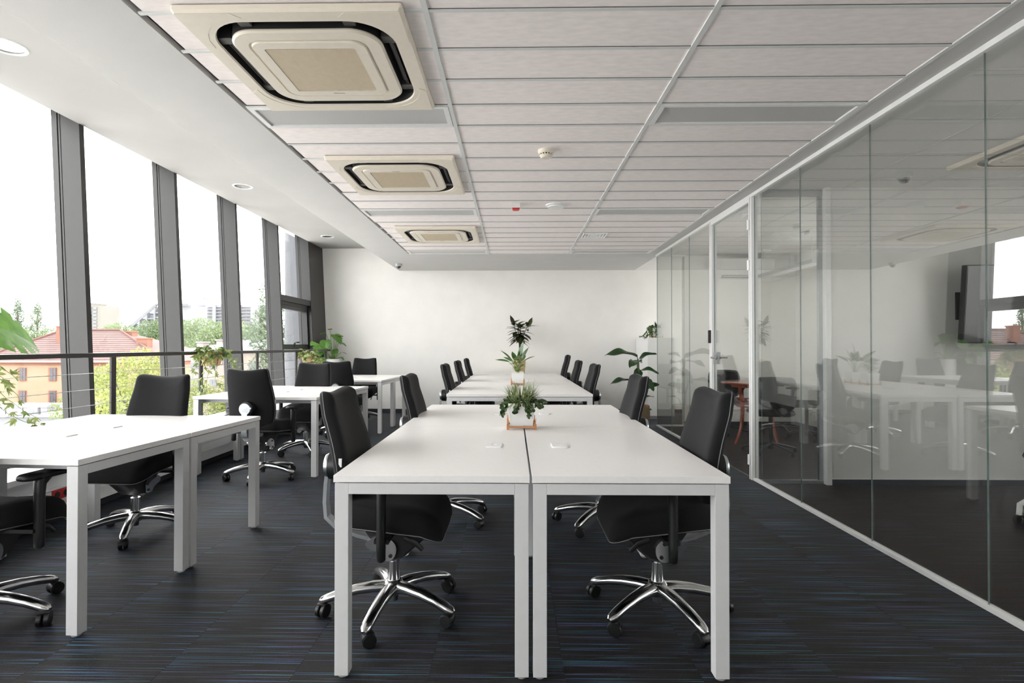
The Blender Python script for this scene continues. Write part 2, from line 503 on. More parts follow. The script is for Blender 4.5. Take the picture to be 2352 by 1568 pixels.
# ------------------------------------------------------------------ room dimensions
CEIL = 2.6
UPZ = 3.01
STEPX = -2.09            # edge of the lowered ceiling
WALLY = 10.1             # far white wall
BACKY = -2.2             # wall behind the camera
GX = 2.19                # glass partition plane
GEND = 8.42              # partition corner
R1WALL = 4.88            # wall of the nearer glazed room
R2WALL = 8.5             # far wall of the meeting room
EASTX = 5.6
def fx(z): return -3.51 + 0.048 * (UPZ - z)     # inner face of the leaning facade

# ------------------------------------------------------------------ floor
fl = obj('floor', MB().box(-3.62, EASTX, BACKY, WALLY + .1, -0.25, -0.012), 'skirting_dark', smooth=0)
tag(fl, 'dark carpeted office floor with thin blue streaks', None, None, 'structure')
T = 0.5
tile_me = MB().box(0.0006, T - 0.0006, 0.0006, T - 0.0006, -0.012, 0).mesh('carpet_tile', 'carpet', 0)
nx = 0
x0 = GX - 11 * T
for i in range(11):
    for j in range(18):
        y = 1.15 + j * T
        link('carpet_tile', tile_me, fl, (x0 + i * T, y, 0))
obj('carpet_behind', MB().box(x0, GX, BACKY, 1.15, -0.012, 0), 'carpet', fl, smooth=0)
obj('carpet_corner', MB().box(GX, 4.4, GEND, WALLY, -0.012, 0), 'carpet', fl, smooth=0)
obj('room_carpet', MB().box(GX, 4.4, BACKY, GEND, -0.012, 0).box(4.4, EASTX, BACKY, R1WALL + .1, -0.012, 0), 'brown_carpet', fl, smooth=0)

# ------------------------------------------------------------------ walls
wb = obj('wall_back', MB().box(-3.7, EASTX, WALLY, WALLY + .12, -0.01, UPZ + .1), 'white_paint', smooth=0)
tag(wb, 'plain white end wall behind the far desks', None, None, 'structure')
b1 = obj('baseboard_back', MB().box(-3.3, EASTX, WALLY - .012, WALLY, 0, .065), 'skirting_dark', smooth=0)
tag(b1, 'dark skirting along the end wall', None, None, 'structure')
wr = struct('wall_rear', 'unseen wall behind the camera with an added fill-light window')
obj('sill_wall', MB().box(-3.7, EASTX, BACKY - .12, BACKY, -0.01, .95), 'white_paint', wr, smooth=0)
obj('lintel', MB().box(-3.7, EASTX, BACKY - .12, BACKY, 2.4, UPZ + .12), 'white_paint', wr, smooth=0)
for k in range(2):  # unseen window, added to fill the room with light from behind
    x = -3.2 + 1.2 * k
    obj('mullion', MB().box(x - .025, x + .025, BACKY - .12, BACKY, .95, 2.4), 'dark_frame', wr, smooth=0)
    if k == 0: obj('pane', MB().box(x + .025, x + 1.175, BACKY - .105, BACKY - .097, .95, 2.4), 'window_glass', wr, smooth=0)
obj('side_wall', MB().box(-2.0, EASTX, BACKY - .12, BACKY, .95, 2.4), 'white_paint', wr, smooth=0)
def wall_with_added_window(par, x, y0, y1, wy0, wy1, wz0, wz1, top):  # wall with an out-of-view window added to bring in more daylight
    g = MB()
    g.box(x, x + .1, y0, wy0, -.01, top); g.box(x, x + .1, wy1, y1, -.01, top)
    g.box(x, x + .1, wy0, wy1, -.01, wz0); g.box(x, x + .1, wy0, wy1, wz1, top)
    obj('wall_panel', g, 'white_paint', par, smooth=0)
    g = MB(); m = (wy0 + wy1) / 2
    for yy in (wy0, m - .025, wy1 - .05): g.box(x + .03, x + .08, yy, yy + .05, wz0, wz1)
    for zz in (wz0, wz1 - .05): g.box(x + .03, x + .08, wy0, wy1, zz, zz + .05)
    obj('added_window_frame', g, 'white_plastic', par, smooth=0)
    obj('pane', MB().box(x + .05, x + .056, wy0 + .04, wy1 - .04, wz0 + .04, wz1 - .04), 'window_glass', par, smooth=0)
we = struct('wall_east', 'white outer wall of the nearer glazed room with an added fill-light window')
wall_with_added_window(we, EASTX, BACKY, R1WALL + .11, -.2, 2.4, .8, 2.4, UPZ)  # added window brightens the nearer glazed room
# solid wall of the nearer glazed room
w1 = struct('wall_room', 'white wall facing the camera behind the glass partition')
obj('wall_panel', MB().box(2.78, EASTX, R1WALL, R1WALL + .11, 0, UPZ), 'white_paint_shaded', w1, smooth=0)
obj('wall_end_trim', MB().box(2.735, 2.78, R1WALL - .02, R1WALL + .13, 0, CEIL), 'white_alu', w1, smooth=0, bevel=.003)
obj('skirting', MB().box(2.78, EASTX, R1WALL - .014, R1WALL, 0, .05), 'skirting_dark', w1, smooth=0)
obj('skirting_cap', MB().box(2.78, EASTX, R1WALL - .012, R1WALL, .05, .056), 'white_alu', w1, smooth=0)
# meeting room far wall and side wall
w2 = struct('wall_meeting', 'white far wall of the meeting room with the split air conditioner')
obj('wall_panel', MB().box(2.62, 4.4, R2WALL, R2WALL + .1, 0, CEIL), 'white_paint', w2, smooth=0)
obj('skirting', MB().box(2.62, 4.32, R2WALL - .012, R2WALL, 0, .06), 'skirting_dark', w2, smooth=0)
w3 = struct('wall_meeting_side', 'white side wall of the meeting room')
w4 = struct('wall_passage', 'white end wall of the passage behind the meeting room')
wall_with_added_window(w4, 4.32, R2WALL + .1, WALLY, 8.75, 9.95, .3, 2.5, UPZ)  # added unseen window lights the passage and the far right corner
wall_with_added_window(w3, 4.32, R1WALL + .11, R2WALL + .1, 5.25, 7.4, .7, 2.45, UPZ)  # window added out of view to light the meeting room
obj('skirting', MB().box(4.308, 4.32, R1WALL + .11, R2WALL - .012, 0, .06), 'skirting_dark', w3, smooth=0)

# ------------------------------------------------------------------ ceiling
ce = struct('ceiling', 'suspended tile ceiling with pale border and raised strip along the windows')
obj('light_block_slab', MB().box(-3.9, EASTX + .15, BACKY - .15, WALLY + .15, 3.16, 3.4), 'soffit_paint', ce, smooth=0)  # unseen slab added to keep daylight from leaking in above the ceiling
g = MB()
GL, GR, GN, GF = -1.562, 2.038, 0.772, 8.272
g.box(GL - .012, GX + .03, GF + .004, WALLY, CEIL, CEIL + .03)         # far border
g.box(GR + .006, GX + .03, BACKY, GF + .004, CEIL, CEIL + .03)         # right border
g.box(GL - .012, GR + .006, BACKY, GN, CEIL, CEIL + .03)               # behind the camera
obj('plaster_border', g, 'border_dimmed', ce, smooth=0)
obj('window_side_border', MB().box(STEPX, GL - .012, BACKY, WALLY, CEIL, CEIL + .03), 'border_dimmed', ce, smooth=0)
obj('step_face', MB().box(STEPX, STEPX + .02, BACKY, WALLY, CEIL + .001, UPZ), 'soffit_paint', ce, smooth=0)
obj('plenum_dark', MB().box(GL - .05, GR + .05, GN - .05, GF + .05, CEIL + .14, CEIL + .15), 'shadow_gap', ce, smooth=0)
DL = [(-3.04, 0.35), (-3.04, 3.25), (-3.04, 6.15), (-3.04, 8.99)]
def holed_plate(mb, x0, x1, y0, y1, z, cx, cy, r, th=.03, seg=8):
    n = 4 * seg
    for zz, flip in ((z, False), (z + th, True)):
        inn = [(cx + r * math.cos(2 * PI * i / n + PI / 4), cy + r * math.sin(2 * PI * i / n + PI / 4), zz) for i in range(n)]
        out = []
        cs = [(x1, y1), (x0, y1), (x0, y0), (x1, y0)]
        for k in range(4):
            a, b = cs[k], cs[(k + 1) % 4]
            for i in range(seg):
                t = i / seg
                out.append((a[0] * (1 - t) + b[0] * t, a[1] * (1 - t) + b[1] * t, zz))
        mb.loops([out, inn])
g = MB()
XH = -3.512
ys = [BACKY] + [v for _, y in DL for v in (y - .2, y + .2)] + [WALLY]
for i in range(0, len(ys), 2):
    g.box(XH, STEPX, ys[i], ys[i + 1], UPZ, UPZ + .03)
for x, y in DL:
    g.box(XH, x - .2, y - .2, y + .2, UPZ, UPZ + .03)
    g.box(x + .2, STEPX, y - .2, y + .2, UPZ, UPZ + .03)
    holed_plate(g, x - .2, x + .2, y - .2, y + .2, UPZ, x, y, .093)
obj('raised_strip', g, 'strip_dimmed', ce, smooth=0)
obj('cove_face', MB().box(XH, XH + .012, BACKY, WALLY, UPZ + .03, 3.16), 'strip_dimmed', ce, smooth=0)
# lay-in tiles
cols = [(-1.562, -.362), (-.362, .838), (.838, 2.038)]
AC = [(-.925, 2.69), (-.905, 4.47), (-.905, 6.83)]
LUM_ROWS = (3.172, 5.572, 7.972)
tile_cache = {}
def tile(xa, xb, ya, yb, drop=0, sag=0):
    key = (round(xb - xa, 3), round(yb - ya, 3))
    if key not in tile_cache:
        tile_cache[key] = MB().box(0, xb - xa, 0, yb - ya, 0, .015).mesh('ceiling_tile', 'ceiling_tile', 0)
    o = link('ceiling_tile', tile_cache[key], ce, (xa, ya, CEIL + .004 + drop))
    if sag: o.rotation_euler = (0, sag, 0)
for ci, (xa, xb) in enumerate(cols):
    for k in range(25):
        ya = GN + .3 * k; yb = ya + .3
        if ci in (0, 2) and any(abs(ya - l) < .01 for l in LUM_ROWS): continue
        a, b = xa + .006, xb - .006
        if ci == 0:
            hit = [c for c in AC if ya < c[1] + .40 and yb > c[1] - .40]
            if hit:
                cx = hit[0][0]
                tile(a + .016, cx - .44, ya + .004, yb - .004, .002)
                tile(cx + .44, b, ya + .004, yb - .004)
                cyy = hit[0][1]
                if yb > cyy + .45: tile(cx - .44, cx + .44, cyy + .43, yb - .004)
                if ya < cyy - .45: tile(cx - .44, cx + .44, ya + .004, cyy - .43)
                continue
            tile(a + (.014 if k < 9 else .004), b, ya + .004, yb - .004)
        else:
            tile(a, b, ya + .004, yb - .004)
# grid of tees
for x in (-.362, .838):
    obj('main_tee', MB().box(x - .012, x + .012, GN, GF, CEIL - .004, CEIL + .006), 'ceiling_metal', ce, smooth=0)
obj('edge_angle', MB().box(GR - .016, GR + .008, GN, GF, CEIL - .003, CEIL + .006), 'ceiling_metal', ce, smooth=0)
obj('edge_angle', MB().box(GL, GR, GF - .006, GF + .012, CEIL - .003, CEIL + .006), 'ceiling_metal', ce, smooth=0)
tee_me = MB().box(.012, 1.188, -.009, .009, CEIL - .002, CEIL + .005).mesh('cross_tee', 'ceiling_metal', 0)
gap_me = MB().box(.012, 1.188, -.0112, -.009, CEIL + .0015, CEIL + .012).mesh('tee_shadow_line', 'joint_grey', 0)
for ci, (xa, xb) in enumerate(cols):
    for k in range(25):
        y = GN + .3 * k
        if ci == 0 and any(abs(y - c[1]) < .42 for c in AC):
            cx = [c for c in AC if abs(y - c[1]) < .42][0][0]
            obj('cross_tee', MB().box(xa, cx - .45, y - .009, y + .009, CEIL - .002, CEIL + .005), 'ceiling_metal', ce, smooth=0)
            obj('cross_tee', MB().box(cx + .45, xb, y - .009, y + .009, CEIL - .002, CEIL + .005), 'ceiling_metal', ce, smooth=0)
            continue
        link('cross_tee', tee_me, ce, (xa, y, 0))
        link('tee_shadow_line', gap_me, ce, (xa, y, 0))
# ceilings of the glazed rooms and the passage behind
g = MB()
g.box(GX + .03, EASTX, BACKY, WALLY, CEIL, CEIL + .03)
obj('room_ceiling', g, 'soffit_paint', ce, smooth=0)
g = MB()
for k in range(14):
    y = -2 + k * .6
    if y < R1WALL - .1 or (R1WALL + .3 < y < R2WALL): g.box(2.3, 5.5 if y < R1WALL else 4.3, y - .006, y + .006, CEIL - .003, CEIL)
for x in (2.9, 4.1, 5.3):
    g.box(x - .006, x + .006, BACKY, R1WALL, CEIL - .003, CEIL)
    if x < 4.3: g.box(x - .006, x + .006, R1WALL + .2, R2WALL, CEIL - .003, CEIL)
obj('room_ceiling_grid', g, 'ceiling_metal', ce, smooth=0)

# ------------------------------------------------------------------ left facade
wl = struct('wall_left', 'leaning dark framed glass facade along the left side')
def slab_sloped(mb, y0, y1, z0, z1, d0, d1, mi=0):
    """prism following the leaning plane; d0,d1 = depth outside the inner face"""
    v = [(fx(z0) - d0, y0, z0), (fx(z0) - d1, y0, z0), (fx(z0) - d1, y1, z0), (fx(z0) - d0, y1, z0),
         (fx(z1) - d0, y0, z1), (fx(z1) - d1, y0, z1), (fx(z1) - d1, y1, z1), (fx(z1) - d0, y1, z1)]
    f = [(3, 2, 1, 0), (4, 5, 6, 7), (0, 1, 5, 4), (1, 2, 6, 5), (2, 3, 7, 6), (3, 0, 4, 7)]
    mb.add(v, f, mi)
MY = [4.42 + 1.25 * k for k in range(-5, 5)]
ZB, ZT = .30, UPZ + .14
mul = MB()
slab_sloped(mul, -.025, .025, ZB, ZT, 0, .150)
slab_sloped(mul, -.022, .022, ZB, ZT, .150, .158, 1)
slab_sloped(mul, -.025, .025, ZB, ZT, .158, .170)
slab_sloped(mul, -.020, .020, ZB, ZT, .170, .180, 1)
slab_sloped(mul, -.027, .027, ZB, ZT, .180, .225)
mul_me = mul.mesh('mullion', ['dark_frame', 'gasket'], 0)
for y in MY:
    link('mullion', mul_me, wl, (0, y, 0))
g = MB(); slab_sloped(g, MY[0], WALLY, .30, .40, 0, .2); obj('bottom_rail', g, 'dark_frame', wl, smooth=0)
g = MB(); slab_sloped(g, BACKY, WALLY, UPZ + .135, UPZ + .3, .0, .25); obj('head_rail', g, 'dark_frame', wl, smooth=0)
g = MB(); slab_sloped(g, MY[-1] + .025, WALLY, ZB, ZT, 0, .2); obj('end_panel', g, 'bronze_rail', wl, smooth=0)
g = MB(); slab_sloped(g, BACKY, MY[0] - .02, ZB, ZT, 0, .2); obj('end_panel', g, 'dark_frame', wl, smooth=0)
g = MB(); slab_sloped(g, BACKY, WALLY, -.25, .31, 0, .22); obj('spandrel', g, 'dark_frame', wl, smooth=0)
for a, b in zip(MY[:-1], MY[1:]):
    g = MB(); slab_sloped(g, a + .022, b - .022, .40, UPZ + .135, .160, .168)
    obj('pane', g, 'window_glass', wl, smooth=0)
# opening sash in the last bay
sa, sb = MY[-2] + .03, MY[-1] - .03
wn = struct('window_1', 'dark framed tilting sash in the last window bay with lever handle')
g = MB()
slab_sloped(g, sa, sb, 1.90, 1.99, .01, .15)
slab_sloped(g, sa + .01, sb - .01, 1.85, 1.90, .05, .15)
obj('transom', g, 'dark_frame', wn, smooth=0)
g = MB()
slab_sloped(g, sa, sa + .05, 1.16, 1.85, .06, .15)
slab_sloped(g, sb - .05, sb, 1.16, 1.85, .06, .15)
slab_sloped(g, sa, sb, 1.16, 1.24, .06, .15)
slab_sloped(g, sa, sb, 1.79, 1.85, .06, .15)
obj('sash_frame', g, 'dark_frame', wn, smooth=0)
hx = fx(1.25) - .055
g = MB().cbox(hx, 8.75, 1.235, .02, .03, .07)
g.bar((hx + .02, 8.75, 1.27), (hx + .035, 8.75, 1.27), .02, .02)
g.bar((hx + .035, 8.74, 1.27), (hx + .035, 8.86, 1.275), .014, .022)
obj('window_handle', g, 'black_plastic', wn, smooth=0, bevel=.002)

# sill bench with cable duct
lg = struct('trim_1', 'long white window bench with cable duct along the facade')
obj('bench_top', MB().box(-3.40, -3.04, BACKY, WALLY, .352, .39), 'laminate', lg, smooth=0, bevel=.002)
obj('bench_face', MB().box(-3.14, -3.085, BACKY, WALLY, .07, .352), 'white_alu', lg, smooth=0)
obj('cable_duct', MB().box(-3.085, -3.062, BACKY, WALLY, .165, .262), 'white_alu', lg, smooth=0, bevel=.003)
obj('duct_lid_line', MB().box(-3.0625, -3.061, BACKY, WALLY, .245, .249), 'grey_plastic', lg, smooth=0)
obj('bench_back', MB().box(-3.37, -3.36, BACKY, WALLY, -.01, .39), 'skirting_dark', lg, smooth=0)
obj('bench_plinth', MB().box(-3.16, -3.15, BACKY, WALLY, -.01, .352), 'skirting_dark', lg, smooth=0)
so = thing('power_socket', 'red double power socket on the white cable duct under the nearest left desk', 'socket', (-3.0615, 3.70, .214))
obj('face_plate', MB().box(0, .006, -.075, .075, -.034, .034), 'red_socket', so, smooth=0, bevel=.002)
for dy in (-.036, .036):
    obj('socket_hole', MB().cyl((.0045, dy, 0), (.0075, dy, 0), .022, n=18), 'shadow_gap', so)

# ------------------------------------------------------------------ railing
rl = thing('railing', 'dark bronze handrail with posts and steel cables in front of the windows', 'railing', (-3.2, 0, .39))
obj('handrail', MB().box(-.032, .032, BACKY + .02, 9.55, .735, .768), 'bronze_rail', rl, smooth=0, bevel=.003)
PY = [4.37 + 1.247 * k for k in range(-5, 5)]
post_me = MB().box(-.008, .008, -.026, .026, 0, .736).mesh('post', 'bronze_rail', 0, .001)
for y in PY: link('post', post_me, rl, (0, y, 0))
for z in (1.005, .882, .762, .64, .52):
    obj('cable', MB().cyl((0, PY[0], z - .39), (0, PY[-1], z - .39), .0022, n=6), 'steel_wire', rl)

# ------------------------------------------------------------------ glass partition
wp = struct('wall_right', 'frameless glass partition with white tracks along the right side')
obj('top_track', MB().box(GX - .022, GX + .022, BACKY, GEND, CEIL - .03, CEIL), 'white_alu', wp, smooth=0, bevel=.002)
obj('bottom_track', MB().box(GX - .02, GX + .02, BACKY, 5.03, 0, .022), 'white_alu', wp, smooth=0, bevel=.002)
obj('bottom_track', MB().box(GX - .02, GX + .02, 6.10, GEND, 0, .022), 'white_alu', wp, smooth=0, bevel=.002)
def pane(y0, y1, z0=.02, z1=CEIL - .028, th=.007, parent=wp, name='pane'):
    m = MB()
    x = GX
    v = [(x - th / 2, y0, z0), (x + th / 2, y0, z0), (x + th / 2, y1, z0), (x - th / 2, y1, z0), (x - th / 2, y0, z1), (x + th / 2, y0, z1), (x + th / 2, y1, z1), (x - th / 2, y1, z1)]
    m.add(v, [(1, 2, 6, 5), (3, 0, 4, 7)], 0)
    m.add(v, [(3, 2, 1, 0), (4, 5, 6, 7), (0, 1, 5, 4), (2, 3, 7, 6)], 1)
    return obj(name, m, ['partition_glass', 'glass_edge'], parent, smooth=0)
seams = [-2.18, -1.54, -.715, .11, .935, 1.76, 2.585, 3.41, 4.235, 5.03]
for a, b in zip(seams[:-1], seams[1:]): pane(a + .0015, b - .0015)
for a, b in ((6.10, 6.88), (6.88, 7.65), (7.65, GEND)): pane(a + .0015, b - .0015)
# door frame with the glass door
d1 = struct('door_1', 'glass door with white aluminium posts, chrome lever and closer')
for y0, y1 in ((5.03, 5.09), (6.04, 6.10)):
    obj('door_post', MB().box(GX - .03, GX + .03, y0, y1, 0, CEIL - .03), 'white_alu', d1, smooth=0, bevel=.003)
    obj('post_groove', MB().box(GX - .0305, GX - .028, (y0 + y1) / 2 - .006, (y0 + y1) / 2 + .006, 0, CEIL - .03), 'grey_plastic', d1, smooth=0)
obj('door_header', MB().box(GX - .03, GX + .03, 5.09, 6.04, CEIL - .07, CEIL - .03), 'white_alu', d1, smooth=0, bevel=.003)
pane(5.10, 6.03, .008, CEIL - .075, .010, d1, 'door_pane')
lv = MB()
lv.cyl((GX - .055, 5.97, 1.09), (GX + .055, 5.97, 1.09), .011, n=14)
for sx in (-1, 1):
    lv.cyl((GX + sx * .008, 5.97, 1.09), (GX + sx * .016, 5.97, 1.09), .027, n=18)
    lv.tube([(GX + sx * .055, 5.975, 1.09), (GX + sx * .058, 5.95, 1.09), (GX + sx * .058, 5.84, 1.09)], .0105, 10)
obj('door_lever', lv, 'chrome', d1)
obj('lock_case', MB().box(GX - .014, GX + .014, 5.90, 6.03, 1.02, 1.15), 'brushed_alu', d1, smooth=0, bevel=.004)
obj('card_reader', MB().box(GX - .052, GX - .03, 6.05, 6.09, 1.245, 1.385), 'black_plastic', d1, smooth=0, bevel=.004)
for z in (.18, 1.95, 2.32):
    obj('hinge', MB().cyl((GX - .034, 5.075, z - .045), (GX - .034, 5.075, z + .045), .016, n=12), 'white_alu', d1)
cl = MB().box(GX + .03, GX + .075, 5.12, 5.38, CEIL - .15, CEIL - .085)
cl.bar((GX + .05, 5.36, CEIL - .085), (GX + .045, 5.56, CEIL - .06), .018, .012)
obj('door_closer', cl, 'white_alu', d1, smooth=0, bevel=.003)
# glass return at the far corner
wg = struct('wall_return', 'glass return panel at the far corner of the partition')
def cross_pane(x0, x1, y, z0, z1, th, parent, name='pane'):
    m = MB()
    v = [(x0, y - th / 2, z0), (x1, y - th / 2, z0), (x1, y + th / 2, z0), (x0, y + th / 2, z0), (x0, y - th / 2, z1), (x1, y - th / 2, z1), (x1, y + th / 2, z1), (x0, y + th / 2, z1)]
    m.add(v, [(0, 1, 5, 4), (2, 3, 7, 6)], 0)
    m.add(v, [(3, 2, 1, 0), (4, 5, 6, 7), (1, 2, 6, 5), (3, 0, 4, 7)], 1)
    return obj(name, m, ['partition_glass', 'glass_edge'], parent, smooth=0)
cross_pane(GX + .008, 2.60, GEND, .02, CEIL - .028, .012, wg)
obj('bottom_track', MB().box(GX + .02, 2.62, GEND - .02, GEND + .02, 0, .022), 'white_alu', wg, smooth=0)
obj('top_track', MB().box(GX + .02, 2.62, GEND - .02, GEND + .02, CEIL - .03, CEIL), 'white_alu', wg, smooth=0)
# glass door between the two rooms
d2 = struct('door_2', 'glass leaf between the two glazed rooms')
cross_pane(GX + .015, 2.715, R1WALL + .05, .03, CEIL - .06, .010, d2, 'door_pane')
obj('bottom_profile', MB().box(GX + .015, 2.735, R1WALL + .03, R1WALL + .07, 0, .03), 'brushed_alu', d2, smooth=0)
obj('top_profile', MB().box(GX + .015, 2.735, R1WALL + .03, R1WALL + .07, CEIL - .06, CEIL), 'brushed_alu', d2, smooth=0)
obj('side_profile', MB().box(2.70, 2.735, R1WALL + .035, R1WALL + .065, .03, CEIL - .06), 'brushed_alu', d2, smooth=0)

# ------------------------------------------------------------------ ceiling fittings
def make_cassette():
    t = thing('air_conditioner', '', 'air conditioner')
    N_ = 10
    def ring(h, r, z): return [(x, y, z) for x, y in rrect(h, h, r, N_)]
    obj('face_panel', MB().loops([ring(.475, .012, 0), ring(.475, .012, -.018), ring(.468, .014, -.03), ring(.402, .19, -.03), ring(.398, .187, -.022)]), 'beige_plastic', t, smooth=30)
    obj('duct_wall', MB().loops([ring(.398, .187, -.022), ring(.398, .187, .075)]), 'shadow_gap', t, smooth=30)
    obj('duct_core', MB().loops([ring(.338, .13, -.022), ring(.336, .13, .075)]), 'shadow_gap', t, smooth=30)
    obj('air_duct', MB().loops([ring(.40, .185, .075), ring(.01, .004, .076)], cap1=True), 'shadow_gap', t, smooth=0)
    obj('centre_panel', MB().loops([ring(.337, .13, -.020), ring(.338, .13, -.028), ring(.330, .125, -.036), ring(.272, .07, -.036), ring(.270, .068, -.030), ring(.262, .062, -.030), ring(.258, .06, -.040), ring(.208, .012, -.040), ring(.206, .012, -.025)]), 'beige_plastic', t, smooth=30)
    obj('filter_backing', MB().box(-.207, .207, -.207, .207, -.028, -.024), 'ac_clip', t, smooth=0)
    g = MB()
    for i in range(38):
        y = -.2 + .4 * (i + .5) / 38
        g.bar((-.206, y, -.034), (.206, y, -.034), .0062, .008, (0, .5, 1))
    for x in (-.11, 0, .11): g.box(x - .002, x + .002, -.206, .206, -.037, -.03)
    obj('intake_grille', g, 'grille_plastic', t, smooth=0)
    for k in range(4):
        a = k * PI / 2
        g = MB().box(-.20, .20, .352, .372, .012, .016)
        g.box(-.20, .20, .375, .379, -.004, .02)
        obj('louvre', g, 'ac_clip', t, rot=(0, 0, a), smooth=0)
        g = MB().box(-.235, .235, .366, .3685, -.002, .002)
        obj('louvre_rod', g, 'grey_plastic', t, rot=(0, 0, a), smooth=0)
        for sx in (-1, 1):
            obj('duct_bridge', MB().box(sx * .225 - .026, sx * .225 + .026, .335, .405, -.012, .05), 'ac_clip', t, rot=(0, 0, a), smooth=0, bevel=.004)
        # corner service cover
        pts = [(.463, .463)] + [(.463, .235)]
        for i in range(7):
            u = i / 6
            ang = -PI * .02 + (PI / 2 + PI * .04) * u
            pts.append((.215 + .215 * math.cos(ang), .215 + .215 * math.sin(ang)))
        pts.append((.235, .463))
        z0, z1 = -.03, -.0315
        n = len(pts)
        g = MB().add([(x, y, z0) for x, y in pts] + [(x, y, z1) for x, y in pts], [tuple(range(n, 2 * n))] + [(i, (i + 1) % n, n + (i + 1) % n, n + i) for i in range(n)])
        obj('corner_cover', g, 'beige_plastic', t, rot=(0, 0, a), smooth=0)
    obj('name_badge', MB().box(-.03, .03, .226, .232, -.041, -.039), 'grey_plastic', t, smooth=0)
    return t
ac0 = make_cassette()
acs = [(AC[0], 'nearest cream ceiling cassette air conditioner beside the raised window strip', 0),
       (AC[1], 'middle cream ceiling cassette air conditioner of the row of three', PI),
       (AC[2], 'farthest cream ceiling cassette air conditioner near the end wall', 0),
       ((3.84, 3.86), 'cream ceiling cassette air conditioner behind the glass partition', PI / 2)]
for i, ((x, y), lab, rz) in enumerate(acs):
    t = ac0 if i == 0 else copy_tree(ac0)
    t.location = (x, y, CEIL); t.rotation_euler = (0, 0, rz)
    tag(t, lab, 'air conditioner', 'ceiling cassette air conditioners')

lum_lab = {(0, 0): 'unlit prismatic ceiling light panel just behind the nearest air conditioner', (2, 0): 'unlit prismatic ceiling light panel nearest the camera beside the glass partition',
           (0, 1): 'unlit ceiling light panel between the middle and farthest air conditioners', (2, 1): 'unlit ceiling light panel beside the partition, above the glass door',
           (0, 2): 'narrow unlit ceiling light panel behind the farthest air conditioner', (2, 2): 'narrow unlit ceiling light panel at the far right corner of the tile grid'}
for ci in (0, 2):
    for li, y in enumerate(LUM_ROWS):
        xa, xb = cols[ci]
        t = thing('ceiling_light', lum_lab[(ci, li)], 'ceiling light', ((xa + xb) / 2, y + .15, CEIL), 0, 'recessed ceiling light panels')
        hw = .586
        g = MB()
        g.box(-hw, hw, -.146, -.118, -.006, .03); g.box(-hw, hw, .118, .146, -.006, .03)
        g.box(-hw, -hw + .03, -.118, .118, -.006, .03); g.box(hw - .03, hw, -.118, .118, -.006, .03)
        obj('frame', g, 'white_alu', t, smooth=0)
        obj('diffuser_panel', MB().box(-hw + .03, hw - .03, -.118, .118, .004, .012), 'diffuser', t, smooth=0)

dl_lab = ['recessed round downlight behind the camera in the window strip', 'recessed round downlight at the top left edge of the photo', 'recessed round downlight in the middle of the window strip', 'recessed round downlight in the window strip nearest the end wall']
for (x, y), lab in zip(DL, dl_lab):
    t = thing('downlight', lab, 'downlight', (x, y, UPZ), 0, 'downlights in the window strip')
    obj('trim_ring', MB().lathe([(.086, .004), (.088, -.006), (.104, -.006), (.108, 0), (.095, .002)], 32), 'white_plastic', t)
    obj('reflector', MB().lathe([(.0, .10), (.05, .10), (.075, .06), (.089, 0)], 32), 'lamp_reflector', t)
    for dx in (-.03, .03):
        obj('lamp_tube', MB().cyl((dx, -.055, .055), (dx, .055, .055), .014, n=12), 'white_plastic', t)

t = thing('smoke_detector', 'cream smoke detector with dark slots on the ceiling tiles', 'detector', (.235, 3.92, CEIL + .004))
obj('base', MB().lathe([(.056, 0), (.056, -.016), (.050, -.026), (.046, -.028)], 28), 'beige_plastic', t)
obj('slot_band', MB().lathe([(.044, -.027), (.044, -.038)], 28), 'shadow_gap', t)
g = MB()
for i in range(14):
    a = 2 * PI * i / 14
    g.cbox(.045 * math.cos(a), .045 * math.sin(a), -.032, .008, .008, .013)
obj('slot_ribs', g, 'beige_plastic', t, smooth=0)
obj('cap', MB().lathe([(.046, -.037), (.043, -.045), (.030, -.056), (0, -.058)], 28), 'beige_plastic', t)
t = thing('alarm_beacon', 'small white ceiling box with a red lens', 'beacon', (.03, 5.40, CEIL + .004))
obj('housing', MB().box(-.042, .042, -.042, .042, -.045, 0), 'white_plastic', t, smooth=0, bevel=.004)
obj('lens', MB().loops([[(x, y, -.045) for x, y in rrect(.038, .038, .008)], [(x, y, -.062) for x, y in rrect(.028, .030, .008)]], cap1=True), 'red_socket', t)
t = thing('ceiling_speaker', 'flat round white disc on the ceiling beside the red-lensed box', 'speaker', (.425, 5.44, CEIL + .004))
obj('rim', MB().lathe([(.10, 0), (.10, -.012), (.085, -.02)], 36), 'white_plastic', t)
obj('plate', MB().lathe([(.084, -.016), (.080, -.027), (0, -.03)], 36), 'white_plastic', t)
t = thing('air_vent', 'square white air vent with angled louvres in the far right ceiling', 'vent', (1.02, 6.92, CEIL + .003))
for k, h in enumerate((.15, .115, .08, .045)):
    r0 = [(x, y, -.004 - .0) for x, y in rrect(h, h, .001, 1)]
    r1 = [(x, y, -.014) for x, y in rrect(h - .004, h - .004, .001, 1)]
    r2 = [(x, y, .03) for x, y in rrect(h - .034, h - .034, .001, 1)]
    obj('louvre', MB().loops([r0, r1, r2], cap1=(k == 3)), 'white_plastic', t, smooth=0)
obj('duct', MB().box(-.14, .14, -.14, .14, .03, .034), 'shadow_gap', t, smooth=0)

